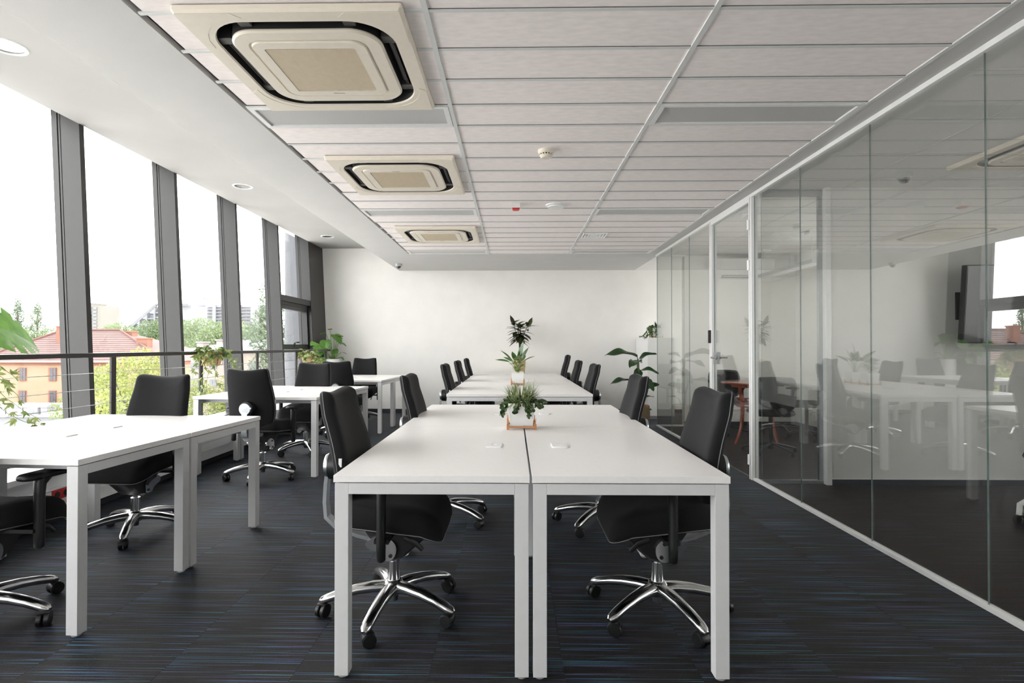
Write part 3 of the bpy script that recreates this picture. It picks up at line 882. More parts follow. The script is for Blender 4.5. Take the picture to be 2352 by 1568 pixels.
def dome_camera(lab, loc):
    t = thing('dome_camera', lab, 'security camera', loc)
    obj('housing', MB().lathe([(.055, 0), (.058, -.012), (.052, -.038), (.042, -.045)], 28), 'dome_grey', t)
    obj('dome', MB().lathe([(.042, -.044)] + [(.042 * math.cos(a), -.044 - .042 * math.sin(a)) for a in (.3, .6, .9, 1.2, 1.45)] + [(0, -.086)], 28), 'dome_dark', t)
    obj('lens', MB().cyl((0, -.02, -.072), (.0, -.035, -.08), .010, n=12), 'shadow_gap', t)
dome_camera('small grey dome camera near the end wall, left of the desks', (-1.92, 9.25, CEIL))
dome_camera('grey dome camera on the ceiling behind the glass partition', (3.14, 4.47, CEIL))

# ------------------------------------------------------------------ desks
def make_desk(L, D, H=.74):
    t = thing('desk', '', 'desk')
    obj('tabletop', MB().box(-L / 2, L / 2, -D / 2, D / 2, H - .025, H), 'laminate', t, smooth=0, bevel=.0012)
    lw = .05
    leg = MB().box(-lw / 2, lw / 2, -lw / 2, lw / 2, .012, H - .029).mesh('leg', 'white_steel', 0, .002)
    foot = MB().lathe([(.016, 0), (.019, .004), (.019, .012)], 16).mesh('foot', 'grey_plastic', 30)
    ex, ey = L / 2 - lw / 2 - .004, D / 2 - lw / 2 - .004
    for sx in (-1, 1):
        for sy in (-1, 1):
            l = link('leg', leg, t, (sx * ex, sy * ey, 0))
            link('foot', foot, l, (0, 0, 0))
        obj('end_rail', MB().box(sx * ex - lw / 2, sx * ex + lw / 2, -ey + lw / 2, ey - lw / 2, H - .069, H - .029), 'white_steel', t, smooth=0, bevel=.002)
    for sy in (-1, 1):
        obj('long_rail', MB().box(-ex + lw / 2, ex - lw / 2, sy * (ey - .10) - .02, sy * (ey - .10) + .02, H - .065, H - .029), 'white_steel', t, smooth=0)
    obj('top_spacer', MB().box(-ex, ex, -ey, ey, H - .029, H - .025), 'grey_plastic', t, smooth=0)
    return t
def port(t, x, y, H=.74):
    """flip-up cable port set into the top, as a part of the desk"""
    p = obj('cable_port', MB().loops([[(x + a, y + b, H) for a, b in rrect(.05, .036, .006, 3)], [(x + a, y + b, H + .006) for a, b in rrect(.05, .036, .006, 3)], [(x + a, y + b, H + .0065) for a, b in rrect(.010, .012, .002, 3)], [(x + a, y + b, H + .001) for a, b in rrect(.009, .011, .002, 3)]], cap1=True), 'white_plastic', t, smooth=25)
    return p
DP = .715
deskA = make_desk(1.22, DP)
port(deskA, 0, -DP / 2 + .15)
def place(t, loc, rz, lab, grp):
    t.location = loc; t.rotation_euler = (0, 0, rz); tag(t, lab, 'desk', grp)
CX0 = .065
G1 = 'white desks pushed together in the near centre block'
spots = [((CX0 - .004 - DP / 2, 2.005 + .61, 0), R(-90) + PI, 'white desk at the front left of the nearest centre block'),
         ((CX0 + .004 + DP / 2, 2.005 + .61, 0), R(90) + PI, 'white desk at the front right of the nearest centre block'),
         ((CX0 - .004 - DP / 2, 2.005 + .61 + 1.224, 0), R(-90) + PI, 'white desk at the rear left of the nearest centre block'),
         ((CX0 + .004 + DP / 2, 2.005 + .61 + 1.224, 0), R(90) + PI, 'white desk at the rear right of the nearest centre block')]
for i, (loc, rz, lab) in enumerate(spots):
    place(deskA if i == 0 else copy_tree(deskA), loc, rz, lab, G1)
deskB = make_desk(1.52, DP)
port(deskB, 0, -DP / 2 + .15)
first = True
names = ['front', 'middle', 'rear']
for k in range(3):
    for side, sx, rz in (('left', -1, R(-90) + PI), ('right', 1, R(90) + PI)):
        t = deskB if first else copy_tree(deskB); first = False
        place(t, (CX0 + sx * (.004 + DP / 2), 5.42 + .76 + k * 1.524, 0), rz, 'white desk at the %s %s of the far centre block by the end wall' % (names[k], side), 'white desks pushed together in the far centre block')
deskC = make_desk(1.2, DP)
port(deskC, 0, DP / 2 - .15)
first = True
LC = [(-1.80, 2.262, -4.0, 'nearest'), (-1.80, 5.04, -4.0, 'middle'), (-1.81, 7.58, -2.5, 'farthest')]
for (x, y, a, nm) in LC:
    base = Matrix.Translation((x, y, 0)) @ Matrix.Rotation(R(a), 4, 'Z')
    for k, fl_ in ((0, False), (1, True)):
        t = deskC if first else copy_tree(deskC); first = False
        p = base @ Vector((-.6, DP / 2 + k * (DP + .008), 0))
        place(t, p, R(a) + (PI if fl_ else 0), 'white desk on the %s side of the %s window-side pair' % ('far' if fl_ else 'near', nm), 'white desks in pairs beside the windows')

# ------------------------------------------------------------------ office chairs
def make_chair():
    t = thing('office_chair', '', 'chair')
    # base
    hub = MB().lathe([(.0, .085), (.034, .085), (.044, .10), (.046, .135), (.036, .148), (.030, .15)], 24)
    base = obj('base', hub, 'chrome', t)
    arm = MB()
    pts = [(.03, 0, .118), (.09, 0, .119), (.16, 0, .112), (.23, 0, .098), (.29, 0, .080), (.315, 0, .071), (.326, 0, .066)]
    rad = [.033, .031, .028, .026, .024, .020, .011]
    arm.tube(pts, rad, 12, up=(0, 0, 1), ell=(1.05, .82))
    arm_me = arm.mesh('arm', 'chrome', 50)
    cs = MB()
    for s in (-1, 1):
        prof = [(.0, -.0), (.026, .0), (.029, .003), (.029, .017), (.026, .020), (0, .021)]
        n = 18
        rings = []
        for r, xx in prof:
            rr = max(r, .0005)
            rings.append([(s * (.004 + xx), -.012 + rr * math.cos(2 * PI * j / n), .029 + rr * math.sin(2 * PI * j / n)) for j in range(n)])
        cs.loops(rings)
    hood = []
    n = 10
    for xx, r in ((-.023, .0305), (-.010, .033), (.010, .033), (.023, .0305)):
        hood.append([(xx, -.012 + r * math.cos(a), .030 + r * math.sin(a)) for a in [PI * .02 + PI * .62 * j / (n - 1) for j in range(n)]] + [(xx, -.012 + .02 * math.cos(a), .030 + .02 * math.sin(a)) for a in [PI * .64 - PI * .62 * j / (n - 1) for j in range(n)]])
    cs.loops(hood, cap0=True, cap1=True)
    cs.cyl((0, 0, .03), (0, 0, .074), .010, n=12)
    cs_me = cs.mesh('caster', 'black_plastic', 40)
    for k in range(5):
        a = 2 * PI * k / 5
        link('arm', arm_me, base, (0, 0, 0), (0, 0, a))
        link('caster', cs_me, base, (.305 * math.cos(a), .305 * math.sin(a), 0), (0, 0, a + 1.1 * k + .4))
    obj('gas_stub', MB().cyl((0, 0, .055), (0, 0, .095), .020, .022, 20), 'dark_grey_shell', t)
    col = MB().cyl((0, 0, .145), (0, 0, .235), .0275, .0265, 24)
    obj('column', col, 'chrome', t)
    obj('piston', MB().cyl((0, 0, .233), (0, 0, .30), .0145, n=16), 'brushed_alu', t)
    # mechanism
    me_ = MB()
    prof = [(-.13, .40, .075), (-.08, .335, .085), (-.045, .265, .085), (.0, .248, .08), (.05, .262, .078), (.10, .305, .075), (.16, .355, .07), (.20, .40, .06)]
    rings = []
    for y, zb, hw in prof:
        rings.append([(-hw, y, .435), (-hw, y, zb + .015), (-hw * .7, y, zb), (hw * .7, y, zb), (hw, y, zb + .015), (hw, y, .435)])
    me_.loops(rings, cap0=True, cap1=True)
    mech = obj('mechanism', me_, 'black_plastic', t, smooth=30)
    for sx in (-1, 1):
        p = [(-.11, .345), (-.06, .372), (-.005, .368), (.032, .335), (.030, .290), (.005, .262), (-.03, .266), (-.045, .30), (-.10, .318)]
        p = chaikin(p, 2)
        n = len(p)
        v = [(sx * .080, y, z) for y, z in p] + [(sx * .094, y, z) for y, z in p]
        g = MB().add(v, [tuple(range(n)), tuple(range(2 * n - 1, n - 1, -1))] + [(i, (i + 1) % n, n + (i + 1) % n, n + i) for i in range(n)])
        sp = obj('side_plate', g, 'chrome', mech, smooth=30)
        for yy, zz in ((-.008, .345), (.006, .287)):
            g = MB().cyl((sx * .093, yy, zz), (sx * .097, yy, zz), .0085, n=12)
            obj('bolt', g, 'black_plastic', mech)
        g = MB().tube([(sx * .05, .10, .405), (sx * .17, .10, .402), (sx * .20, .10, .40)], .006, 8)
        g.tube([(sx * .20, .085, .40), (sx * .205, .135, .385), (sx * .205, .165, .355)], [.012, .010, .008], 8, ell=(.7, 1.2))
        obj('lever', g, 'black_plastic', mech)
    # seat
    ol = rrect(.245, .235, .085, 7, 0, .015)
    def seat_map(a, b, h):
        z = .478 + h
        fr = max(0, b + .01); z -= 1.15 * fr * fr
        z += .018 * (abs(a) / .245) ** 2.5 if h > 0 else 0
        bk = max(0, -b - .12); z += .9 * bk * bk
        return (a, b, z)
    se = obj('seat', MB().pad(ol, (0, .015), seat_map, [(.985, .022), (.95, .045), (.88, .060), (.7, .066), (.35, .063)], [(.985, -.016), (.95, -.030), (.85, -.038), (.4, -.04)]), 'black_fabric', t, smooth=60)
    pl = [seat_map(0 + a * .985, .015 + (b - .015) * .985, -.022) for a, b in ol]
    obj('seat_piping', MB().tube(pl + [pl[0]], .0020, 6), 'piping_grey', se, smooth=60)
    # backrest
    half = [(.0, .492), (.10, .492), (.185, .503), (.208, .56), (.216, .66), (.211, .77), (.198, .90), (.190, .965), (.184, 1.018), (.13, 1.014), (.06, 1.003), (.0, 1.0)]
    poly = half + [(-x, z) for x, z in reversed(half[1:-1])]
    ol = chaikin(poly, 2)
    def back_map(a, b, h):
        tt = (b - .49) / .53
        y = -.205 - .085 * tt + .022 * math.sin(PI * min(1, tt * 1.25)) + .035 * (abs(a) / .21) ** 2 * (.6 + .4 * tt)
        return (a, y + h, b)
    bk = obj('backrest', MB().pad(ol, (0, .74), back_map, [(.99, .018), (.96, .034), (.9, .043), (.7, .046), (.35, .046)], [(.99, -.010), (.96, -.018), (.9, -.022), (.5, -.024)]), 'black_fabric', t, smooth=60)
    pl = [back_map(a * .992, .74 + (b - .74) * .992, -.006) for a, b in ol]
    obj('backrest_piping', MB().tube(pl + [pl[0]], .0022, 6), 'piping_grey', bk, smooth=60)
    x_, y_, z_ = back_map(.211, .72, .012)
    obj('maker_tag', MB().cbox(x_ - .0005, y_, z_, .005, .013, .036), 'white_plastic', bk, smooth=0)
    # chrome spine with round plate
    sp = MB()
    path = [(0, -.05, .325), (0, -.16, .352), (0, -.262, .392), (0, -.305, .432), (0, -.312, .50), (0, -.308, .58), (0, -.298, .655)]
    wd = [.030, .030, .029, .027, .024, .023, .026]
    for (p, w_), nx_ in zip(zip(path[:-1], wd), path[1:]): pass
    P = [Vector(p) for p in path]
    rings = []
    for i, p in enumerate(P):
        d = (P[min(i + 1, len(P) - 1)] - P[max(i - 1, 0)]).normalized()
        nrm = Vector((1, 0, 0)).cross(d).normalized()
        w_ = wd[i]
        rings.append([p + Vector((-w_, 0, 0)) + nrm * .008, p + Vector((w_, 0, 0)) + nrm * .008, p + Vector((w_, 0, 0)) - nrm * .008, p + Vector((-w_, 0, 0)) - nrm * .008])
    sp.loops(rings, cap0=True, cap1=True)
    sp.tube([(0, -.309, .665), (0, -.300, .665), (0, -.288, .665)], [.050, .055, .055], 28)
    obj('back_support', sp, 'brushed_alu', t, smooth=40)
    obj('support_boss', MB().cyl((0, -.29, .665), (0, -.245, .665), .062, .066, 28), 'black_plastic', t)
    # armrests
    for sx in (-1, 1):
        g = MB()
        g.tube([(sx * .285, .01, .335), (sx * .285, .01, .343), (sx * .285, .01, .40)], [.013, .021, .0225], 14, ell=(1, .85), up=(0, 1, 0))
        g.tube([(sx * .285, .01, .40), (sx * .285, .01, .57), (sx * .285, .012, .615), (sx * .284, .03, .645)], [.0225, .0225, .025, .034], 14, ell=(1, .85), up=(0, 1, 0))
        g.bar((sx * .285, .01, .415), (sx * .12, .01, .412), .06, .016)
        ar = obj('armrest', g, 'black_plastic', t, smooth=50)
        ol = rrect(.04, .125, .036, 5, sx * .283, .045)
        obj('arm_pad', MB().pad(ol, (sx * .283, .045), lambda a, b, h: (a, b, .652 + h - .35 * max(0, b - .09) ** 2 * 6), [(.97, .008), (.9, .013), (.6, .016)], [(.97, -.008), (.9, -.012), (.5, -.014)]), 'black_plastic', ar, smooth=60)
    return t
chair0 = make_chair()
CH = [  # x, y, facing (deg, 0=+Y), base angle (world deg), dz, label, group
    (-.545, 2.525, -90, 45, 0, 'black office chair with white side tag at the near left of the closest centre desks', 0),
    (.655, 2.525, 90, 3, 0, 'black office chair at the near right of the closest centre desks, by the aisle', 0),
    (-.47, 3.84, -90, 38, 0, 'black office chair at the far left of the closest centre desks', 0),
    (.60, 3.76, 90, 16, 0, 'black office chair at the far right of the closest centre desks', 0),
    (-.50, 6.15, -90, 20, 0, 'black office chair at the far centre desks, left side, nearest the camera', 1),
    (-.50, 7.55, -90, 50, 0, 'black office chair in the middle of the left side of the far centre desks', 1),
    (-.50, 9.02, -88, 10, 0, 'black office chair at the far centre desks, left side, closest to the end wall', 1),
    (.66, 6.15, 92, 30, 0, 'black office chair at the far centre desks, right side, nearest the camera', 1),
    (.66, 7.70, 90, 60, 0, 'black office chair in the middle of the right side of the far centre desks', 1),
    (.64, 9.05, 88, 15, .055, 'black office chair raised highest, right side of the far desks by the end wall', 1),
    (-2.34, 2.38, -4, 0, 0, 'black office chair cut off at the left edge, in front of the nearest window-side desks', 2),
    (-2.44, 3.54, 176, 5, 0, 'black office chair facing the camera behind the nearest window-side desks', 2),
    (-2.30, 5.05, -4, 347, 0, 'black office chair seen from behind with round silver plate, at the middle window-side desks', 2),
    (-2.36, 6.26, 178, 15, 0, 'black office chair facing the camera behind the middle window-side desks', 2),
    (-2.33, 7.52, 0, 30, 0, 'black office chair seen from behind in front of the farthest window-side desks', 2),
    (-2.48, 8.98, 180, 12, 0, 'black office chair behind the farthest window-side desks, against the end wall', 2),
]
GRP = ['chairs around the near centre desks', 'chairs around the far centre desks', 'chairs at the window-side desks']
for i, (x, y, a, b, dz, lab, gi) in enumerate(CH):
    t = chair0 if i == 0 else copy_tree(chair0)
    t.location = (x, y, 0); t.rotation_euler = (0, 0, R(a))
    tag(t, lab, 'chair', GRP[gi])
    for ch in t.children:
        nm = ch.name.split('.')[0]
        if nm == 'base': ch.rotation_euler = (0, 0, R(b - a))
        elif dz and nm not in ('gas_stub', 'column'): ch.location.z += dz

# ------------------------------------------------------------------ leaves and plants
def grid_leaf(L, W, mat_, nl=10, nw=4, a=.75, b=.8, droop=.12, fold=.12, wave=0, name='leaf', tipcurl=0, notches=()):
    """leaf lying along +Y from the origin, normal +Z"""
    m = MB(); v = []; f = []
    for i in range(nl + 1):
        t = i / nl
        w_ = W / 2 * max(.015, math.sin(PI * min(1, max(0, t)) ** a)) ** b
        for j in range(-nw, nw + 1):
            s = j / nw
            ww = w_
            for (t0, side, depth) in notches:
                if side * s > 0 and abs(s) > .35: ww = ww * (1 - depth * max(0, 1 - abs(t - t0) / .05))
            x = ww * s
            y = L * t - (.06 * L * abs(s) ** 2 if wave == 0 else 0)
            z = -droop * L * t * t + fold * abs(x) + wave * math.sin(9 * t + 2.3 * (1 if s > 0 else -1)) * abs(s) * W * .1 - tipcurl * L * max(0, t - .6) ** 2
            v.append((x, y, z))
    k = 2 * nw + 1
    for i in range(nl):
        for j in range(k - 1):
            f.append((i * k + j, i * k + j + 1, (i + 1) * k + j + 1, (i + 1) * k + j))
    m.add(v, f)
    me = m.mesh(name, mat_, 60)
    return me
def outline_leaf(pts, mat_, cup=.15, name='leaf'):
    """flat lobed leaf from a polar outline around (0,cy)"""
    m = MB()
    cy = sum(p[1] for p in pts) / len(pts)
    v = [(0, cy, 0)] + [(x, y, -cup * (abs(x) ** 1.3) - cup * .5 * max(0, y) ** 1.5) for x, y in pts]
    n = len(pts)
    m.add(v, [(0, i + 1, (i + 1) % n + 1) for i in range(n)])
    return m.mesh(name, mat_, 60)
def put_leaf(me, parent, p, d, up=(0, 0, 1), s=1.0, name='leaf'):
    o = link(name, me, parent, p)
    d = Vector(d).normalized(); u = Vector(up)
    x = d.cross(u)
    if x.length < 1e-4: x = Vector((1, 0, 0))
    x.normalize(); z = x.cross(d)
    o.rotation_mode = 'QUATERNION'
    o.rotation_quaternion = Matrix((x, d, z)).transposed().to_quaternion()
    o.scale = (s, s, s)
    return o
ivy_pts = []
for i in range(20):
    a = 2 * PI * i / 20 - PI / 2
    r = .5 + .32 * max(0, math.cos(5 * (a - PI / 2) / 1.0)) - .12 * max(0, -math.cos(5 * (a - PI / 2)))
    if math.sin(a) > .9: r *= 1.3
    if abs(a + PI / 2) < .2: r *= .45
    ivy_pts.append((r * math.cos(a) * .039, (r * math.sin(a) + .5) * .039))
IVY = outline_leaf(ivy_pts, 'leaf_ivy', 4.0, 'ivy_leaf')
IVYD = outline_leaf(ivy_pts, 'leaf_ivy_dark', 4.0, 'ivy_leaf')
rnd = random.Random(3)
def vine(parent, start, end, sag, leafme, n_leaf, s=1.0, side=.02):
    p0, p2 = Vector(start), Vector(end)
    mid = (p0 + p2) / 2 + Vector((0, 0, sag))
    pts = bez(p0, mid, p2, 10)
    pts = [p + Vector((rnd.uniform(-1, 1), rnd.uniform(-1, 1), 0)) * .008 for p in pts]
    obj('vine', MB().tube(pts, .0016, 5), 'stem_green', parent)
    for i in range(n_leaf):
        t = (i + rnd.random() * .6) / n_leaf * (len(pts) - 1)
        k = min(int(t), len(pts) - 2)
        p = pts[k].lerp(pts[k + 1], t - k)
        d = Vector((rnd.uniform(-1, 1), rnd.uniform(-1, 1), rnd.uniform(-.9, .3)))
        put_leaf(leafme, parent, p, d, (rnd.uniform(-.4, .9), rnd.uniform(-1.2, .2), rnd.uniform(.2, 1)), s * rnd.uniform(.65, 1.1))

def ivy_basket(lab, loc, spread=1.0, vines=None, seed=1):
    global rnd
    rnd = random.Random(seed)
    t = thing('hanging_basket', lab, 'hanging plant', loc, 0, 'ivy baskets hung on the handrail')
    def ring(hx, hy, z): return [(x, y, z) for x, y in rrect(hx, hy, .03, 4)]
    obj('basket', MB().loops([ring(.07, .055, -.13), ring(.085, .07, -.06), ring(.095, .08, 0), ring(.088, .073, 0), ring(.07, .058, -.03)], cap0=True, cap1=True), 'wicker', t, smooth=50)
    obj('basket_soil', MB().loops([ring(.075, .062, -.025)], cap1=False).add([(x, y, -.025) for x, y in rrect(.083, .068, .03, 4)], [tuple(range(20))]), 'soil', t, smooth=0)
    g = MB()
    for dy in (-.05, .05):
        g.tube([(-.13, dy, .035), (-.13, dy, .055), (-.055, dy, .055), (-.02, dy, .01), (.095, dy, -.01), (.085, dy, -.12), (.0, dy, -.145)], .003, 6)
    g.tube([(.1, -.085, -.012), (.1, .085, -.012)], .003, 6)
    obj('wire_hanger', g, 'gasket', t)
    for i in range(95):
        a = rnd.uniform(0, 2 * PI); r = .11 * math.sqrt(rnd.random()) + .02
        p = (r * math.cos(a), r * math.sin(a) * 1.25, rnd.uniform(-.02, .09) - r * .25)
        put_leaf(IVY if rnd.random() < .75 else IVYD, t, p, (math.cos(a) + rnd.uniform(-.5, .5), math.sin(a) + rnd.uniform(-.5, .5), rnd.uniform(-.5, .6)), (rnd.uniform(-.2, .8), rnd.uniform(-1, .2), 1), rnd.uniform(.7, 1.2))
    for (s, e, sag, n) in vines: vine(t, s, e, sag, IVY, n)
    return t
RX = -3.09
ivy_basket('ivy basket on the handrail between the second and third window posts', (RX, 5.62, 1.145), 1, [
    ((.05, -.10, 0), (.16, -.20, -.33), .14, 9), ((-.03, -.12, 0), (-.02, -.30, -.25), .14, 7), ((-.03, -.05, 0), (.02, -.24, -.46), .1, 8), ((.09, .06, 0), (.16, .18, -.22), .12, 8), ((.1, .1, .02), (.12, .30, -.36), .16, 11), ((.1, .08, 0), (.13, .36, -.28), .2, 8), ((.02, -.1, 0), (.03, -.18, -.60), .02, 7)], 11)
ivy_basket('ivy basket on the handrail in the far left corner, below the window handle', (RX, 8.30, 1.10), 1, [
    ((.09, -.04, 0), (.14, -.12, -.24), .1, 9), ((.09, .0, 0), (.15, .02, -.30), .06, 12), ((.09, .05, 0), (.16, .10, -.34), .06, 12), ((.09, .08, 0), (.14, .2, -.30), .1, 12), ((.05, -.1, 0), (.05, -.36, -.17), .14, 9), ((.1, .03, 0), (.19, .05, -.22), .1, 10), ((.08, .1, 0), (.12, .26, -.24), .12, 8)], 5)
ivy_basket('ivy basket at the left edge of the photo with trailing stems', (RX, 2.95, 1.10), 1, [
    ((.05, .1, 0), (.10, .34, -.10), .12, 8), ((.05, .1, 0), (.08, .38, -.24), .14, 9), ((.08, .08, 0), (.22, .36, -.34), -.05, 7), ((.1, .05, -.02), (.30, .32, -.345), -.2, 9), ((.06, .1, 0), (.1, .3, -.18), .1, 7)], 8)

# monstera
def monstera_leaf(mat_, L, seed):
    r = random.Random(seed)
    base = [(-.5, 1), (-.38, 1), (.15, -1)]
    pts = []
    half = [(0, .06), (.16, -.03), (.33, .02), (.43, .16), (.46, .30), (.30, .335), (.455, .37), (.43, .50), (.26, .50), (.40, .57), (.34, .70), (.20, .68), (.28, .78), (.15, .92), (0, 1.04)]
    left = [(-x, y) for x, y in reversed(half[1:-1])]
    pts = half + left
    m = MB(); n = len(pts)
    k = 5
    v = []
    for s in range(k + 1):
        q = s / k
        for x, y in pts:
            X, Y = x * q, .4 + (y - .4) * q
            Xm = X
            z = .22 * abs(Xm) - .35 * Y * Y - .28 * Xm * Xm
            v.append((X * L, Y * L, z * L))
    f = []
    for s in range(k):
        for i in range(n):
            a = s * n + i; b = s * n + (i + 1) % n
            f.append((a, b, b + n, a + n))
    m.add(v, f)
    return m.mesh('monstera_leaf', mat_, 70)
MON = monstera_leaf('leaf_green', 1.0, 1)
def heart_plant(t, leaves, origin, stem='stem_green'):
    for (p, d, up, s) in leaves:
        base = Vector(origin) + Vector((rnd.uniform(-.03, .03), rnd.uniform(-.03, .03), 0))
        p = Vector(p)
        mid = base.lerp(p, .5) + Vector((0, 0, .12 * (p - base).length))
        obj('stem', MB().tube(bez(base, mid, p, 8), [.006] * 5 + [.0045] * 4, 6), stem, t)
        put_leaf(MON, t, p, d, up, s)
t = thing('monstera_plant', 'monstera in a white planter on the window bench in the far left corner', 'potted plant', (-3.2, 9.78, .39))
obj('planter', MB().lathe([(.0, 0), (.11, 0), (.13, .02), (.142, .58), (.145, .595), (.134, .595), (.13, .56), (0, .56)], 32), 'white_plastic', t, smooth=40)
obj('soil_top', MB().lathe([(.0, .572), (.07, .574), (.128, .565)], 24), 'soil', t)
far_leaves = [((-.05, -.25, 1.32), (.15, -.65, -.75), (.1, -1, .5), .22), ((.05, -.10, 1.42), (.75, -.45, -.5), (.3, -.4, 1), .22), ((-.08, -.15, 1.44), (-.4, -.9, .1), (0, -.2, 1), .13),
              ((-.02, -.1, 1.50), (.1, -.8, .4), (0, -.6, 1), .09), ((.12, -.05, 1.28), (.95, -.2, -.15), (0, 0, 1), .15), ((.08, -.12, 1.16), (.1, -.5, -.9), (0, -1, .2), .13), ((.16, -.05, 1.10), (1, -.1, .05), (0, 0, 1), .10),
              ((-.05, -.50, 1.22), (-.15, -.8, -.3), (.3, -.9, .6), .19), ((-.04, -.70, 1.26), (-.1, -.9, .1), (.3, -.6, 1), .17), ((-.02, -.45, 1.02), (0, -.4, -.9), (.3, -1, 0), .12), ((-.04, -.32, 1.18), (-.1, -.9, -.4), (.2, -.7, 1), .14), ((.15, -.02, 1.02), (.8, -.3, -.5), (0, 0, 1), .08), ((-.02, -.6, 1.12), (.2, -.8, -.2), (.3, -.5, 1), .15), ((.08, -.05, 1.40), (.6, -.3, .1), (0, 0, 1), .14)]
heart_plant(t, [((p[0], p[1], p[2] - .39), d, u_, k_) for p, d, u_, k_ in far_leaves], (0, 0, .565))
t = thing('monstera_plant', 'monstera whose large drooping leaf reaches in at the left edge of the photo', 'potted plant', (-3.115, 3.02, .39))
obj('planter', MB().lathe([(0, 0), (.055, 0), (.068, .30), (.07, .31), (.062, .31), (.06, .28), (0, .28)], 28), 'white_plastic', t, smooth=40)
obj('soil_top', MB().lathe([(0, .29), (.06, .285)], 20), 'soil', t)
heart_plant(t, [((-.03, .12, .96), (.16, .98, -.05), (.75, -.55, .75), .50), ((-.02, -.22, .85), (0, -.9, .1), (0, 0, 1), .34), ((.1, -.05, .72), (.5, -.6, -.1), (0, 0, 1), .3)], (0, 0, .285))

# square planter on a small wooden cradle
def planter_box(t, s=.15, h=.125):
    def ring(k, z): return [(x * k, y * k, z) for x, y in rrect(.5 * s, .5 * s, .002, 1)]
    zb = .022
    obj('planter', MB().loops([ring(.86, zb), ring(1.0, zb + h), ring(.95, zb + h), ring(.93, zb + h - .02)], cap0=True, cap1=True), 'white_plastic', t, smooth=0)
    obj('soil_top', MB().add([(x * .94, y * .94, zb + h - .012) for x, y in rrect(.5 * s, .5 * s, .002, 1)], [tuple(range(8))]), 'soil', t, smooth=0)
    g = MB(); e = s * .5 + .002
    for sx in (-1, 1):
        for sy in (-1, 1):
            g.box(sx * e - .007, sx * e + .007, sy * e * .98 - .007, sy * e * .98 + .007, 0, .032)
            g.add([(sx * e - .004, sy * e - .006, .032), (sx * e + .004, sy * e - .006, .032), (sx * e + .004, sy * e + .006, .032), (sx * e - .004, sy * e + .006, .032),
                   (sx * e - .0025 + sx * .004, sy * e - .004, .065), (sx * e + .0025 + sx * .002, sy * e - .004, .065), (sx * e + .0025 + sx * .002, sy * e + .004, .065), (sx * e - .0025 + sx * .004, sy * e + .004, .065)],
                  [(3, 2, 1, 0), (4, 5, 6, 7), (0, 1, 5, 4), (1, 2, 6, 5), (2, 3, 7, 6), (3, 0, 4, 7)])
        g.box(sx * e - .004, sx * e + .004, -e, e, .010, .020)
        g.box(-e, e, sx * e - .004, sx * e + .004, .010, .020)
    obj('wooden_cradle', g, 'wood_stand', t, smooth=0, bevel=.001)
    return zb + h - .012
def blade_tuft(parent, name, n, z0, rad, L, W, mat_, seed, spread=1.2, lift=.6):
    r = random.Random(seed); m = MB()
    for i in range(n):
        a = r.uniform(0, 2 * PI); rr = rad * math.sqrt(r.random())
        p = Vector((rr * math.cos(a), rr * math.sin(a), z0))
        el = r.uniform(.15, 1.4)
        d = Vector((math.cos(a) * math.cos(el) * spread, math.sin(a) * math.cos(el) * spread, math.sin(el) * lift + .1))
        Ln = L * r.uniform(.6, 1.1); sd = Vector((-math.sin(a), math.cos(a), 0)) * W * r.uniform(.6, 1.1) / 2
        prev = None; v = []
        for k in range(6):
            t_ = k / 5
            q = p + d * Ln * t_ + Vector((0, 0, -.55 * Ln * t_ * t_ * math.cos(el)))
            wv = (1 - t_) ** .7 + .02
            v += [q - sd * wv, q + Vector((0, 0, -.002 * wv)), q + sd * wv]
        f = []
        for k in range(5):
            for c in (0, 1): f.append((k * 3 + c, k * 3 + c + 1, k * 3 + c + 4, k * 3 + c + 3))
        m.add(v, f)
    o = obj(name, m, mat_, parent, smooth=70); o['kind'] = 'stuff'
    return o
def round_leaves(parent, name, centres, mat_, seed, size=.012):
    r = random.Random(seed); m = MB()
    for c in centres:
        nrm = Vector((r.uniform(-.6, .6), r.uniform(-1, -.1), r.uniform(.1, 1))).normalized()
        x = nrm.cross(Vector((0, 0, 1))).normalized(); y = nrm.cross(x)
        s = size * r.uniform(.7, 1.2); c = Vector(c)
        v = [c + nrm * s * .18] + [c + x * s * math.cos(2 * PI * i / 8) + y * s * math.sin(2 * PI * i / 8) for i in range(8)] + [c - nrm * s * .12]
        f = [(0, i + 1, (i + 1) % 8 + 1) for i in range(8)] + [(9, (i + 1) % 8 + 1, i + 1) for i in range(8)]
        m.add(v, f)
    o = obj(name, m, mat_, parent, smooth=60); o['kind'] = 'stuff'
    return o
t = thing('planter', 'white square planter of spider grass and round trailing leaves on the nearest desks', 'potted plant', (.049, 3.19, .74))
z = planter_box(t)
blade_tuft(t, 'spider_grass', 320, z + .01, .065, .135, .0115, 'leaf_variegated', 4, .85, 1.0)
blade_tuft(t, 'orange_shoots', 7, z, .045, .085, .012, 'wood_stand', 12, .5, .9)
rr_ = random.Random(9); cs_ = []
for i in range(170):
    a = rr_.uniform(0, 2 * PI); r = .085 * math.sqrt(rr_.uniform(.25, 1))
    cs_.append((r * math.cos(a), r * math.sin(a) * .95, z + rr_.uniform(.0, .045) - max(0, r - .07) * .6))
def trail(x, y, z0, x1, y1, z1, n):
    for i in range(n):
        u = i / n
        cs_.append((x + (x1 - x) * u + rr_.uniform(-.010, .010), y + (y1 - y) * u + rr_.uniform(-.006, .004), z0 + (z1 - z0) * u ** 1.4 + rr_.uniform(-.008, .008)))
trail(.02, -.085, z + .01, .045, -.10, z - .065, 26); trail(-.02, -.085, z + .01, -.035, -.092, z - .045, 18); trail(.045, -.085, z + .01, .06, -.10, z - .03, 14)
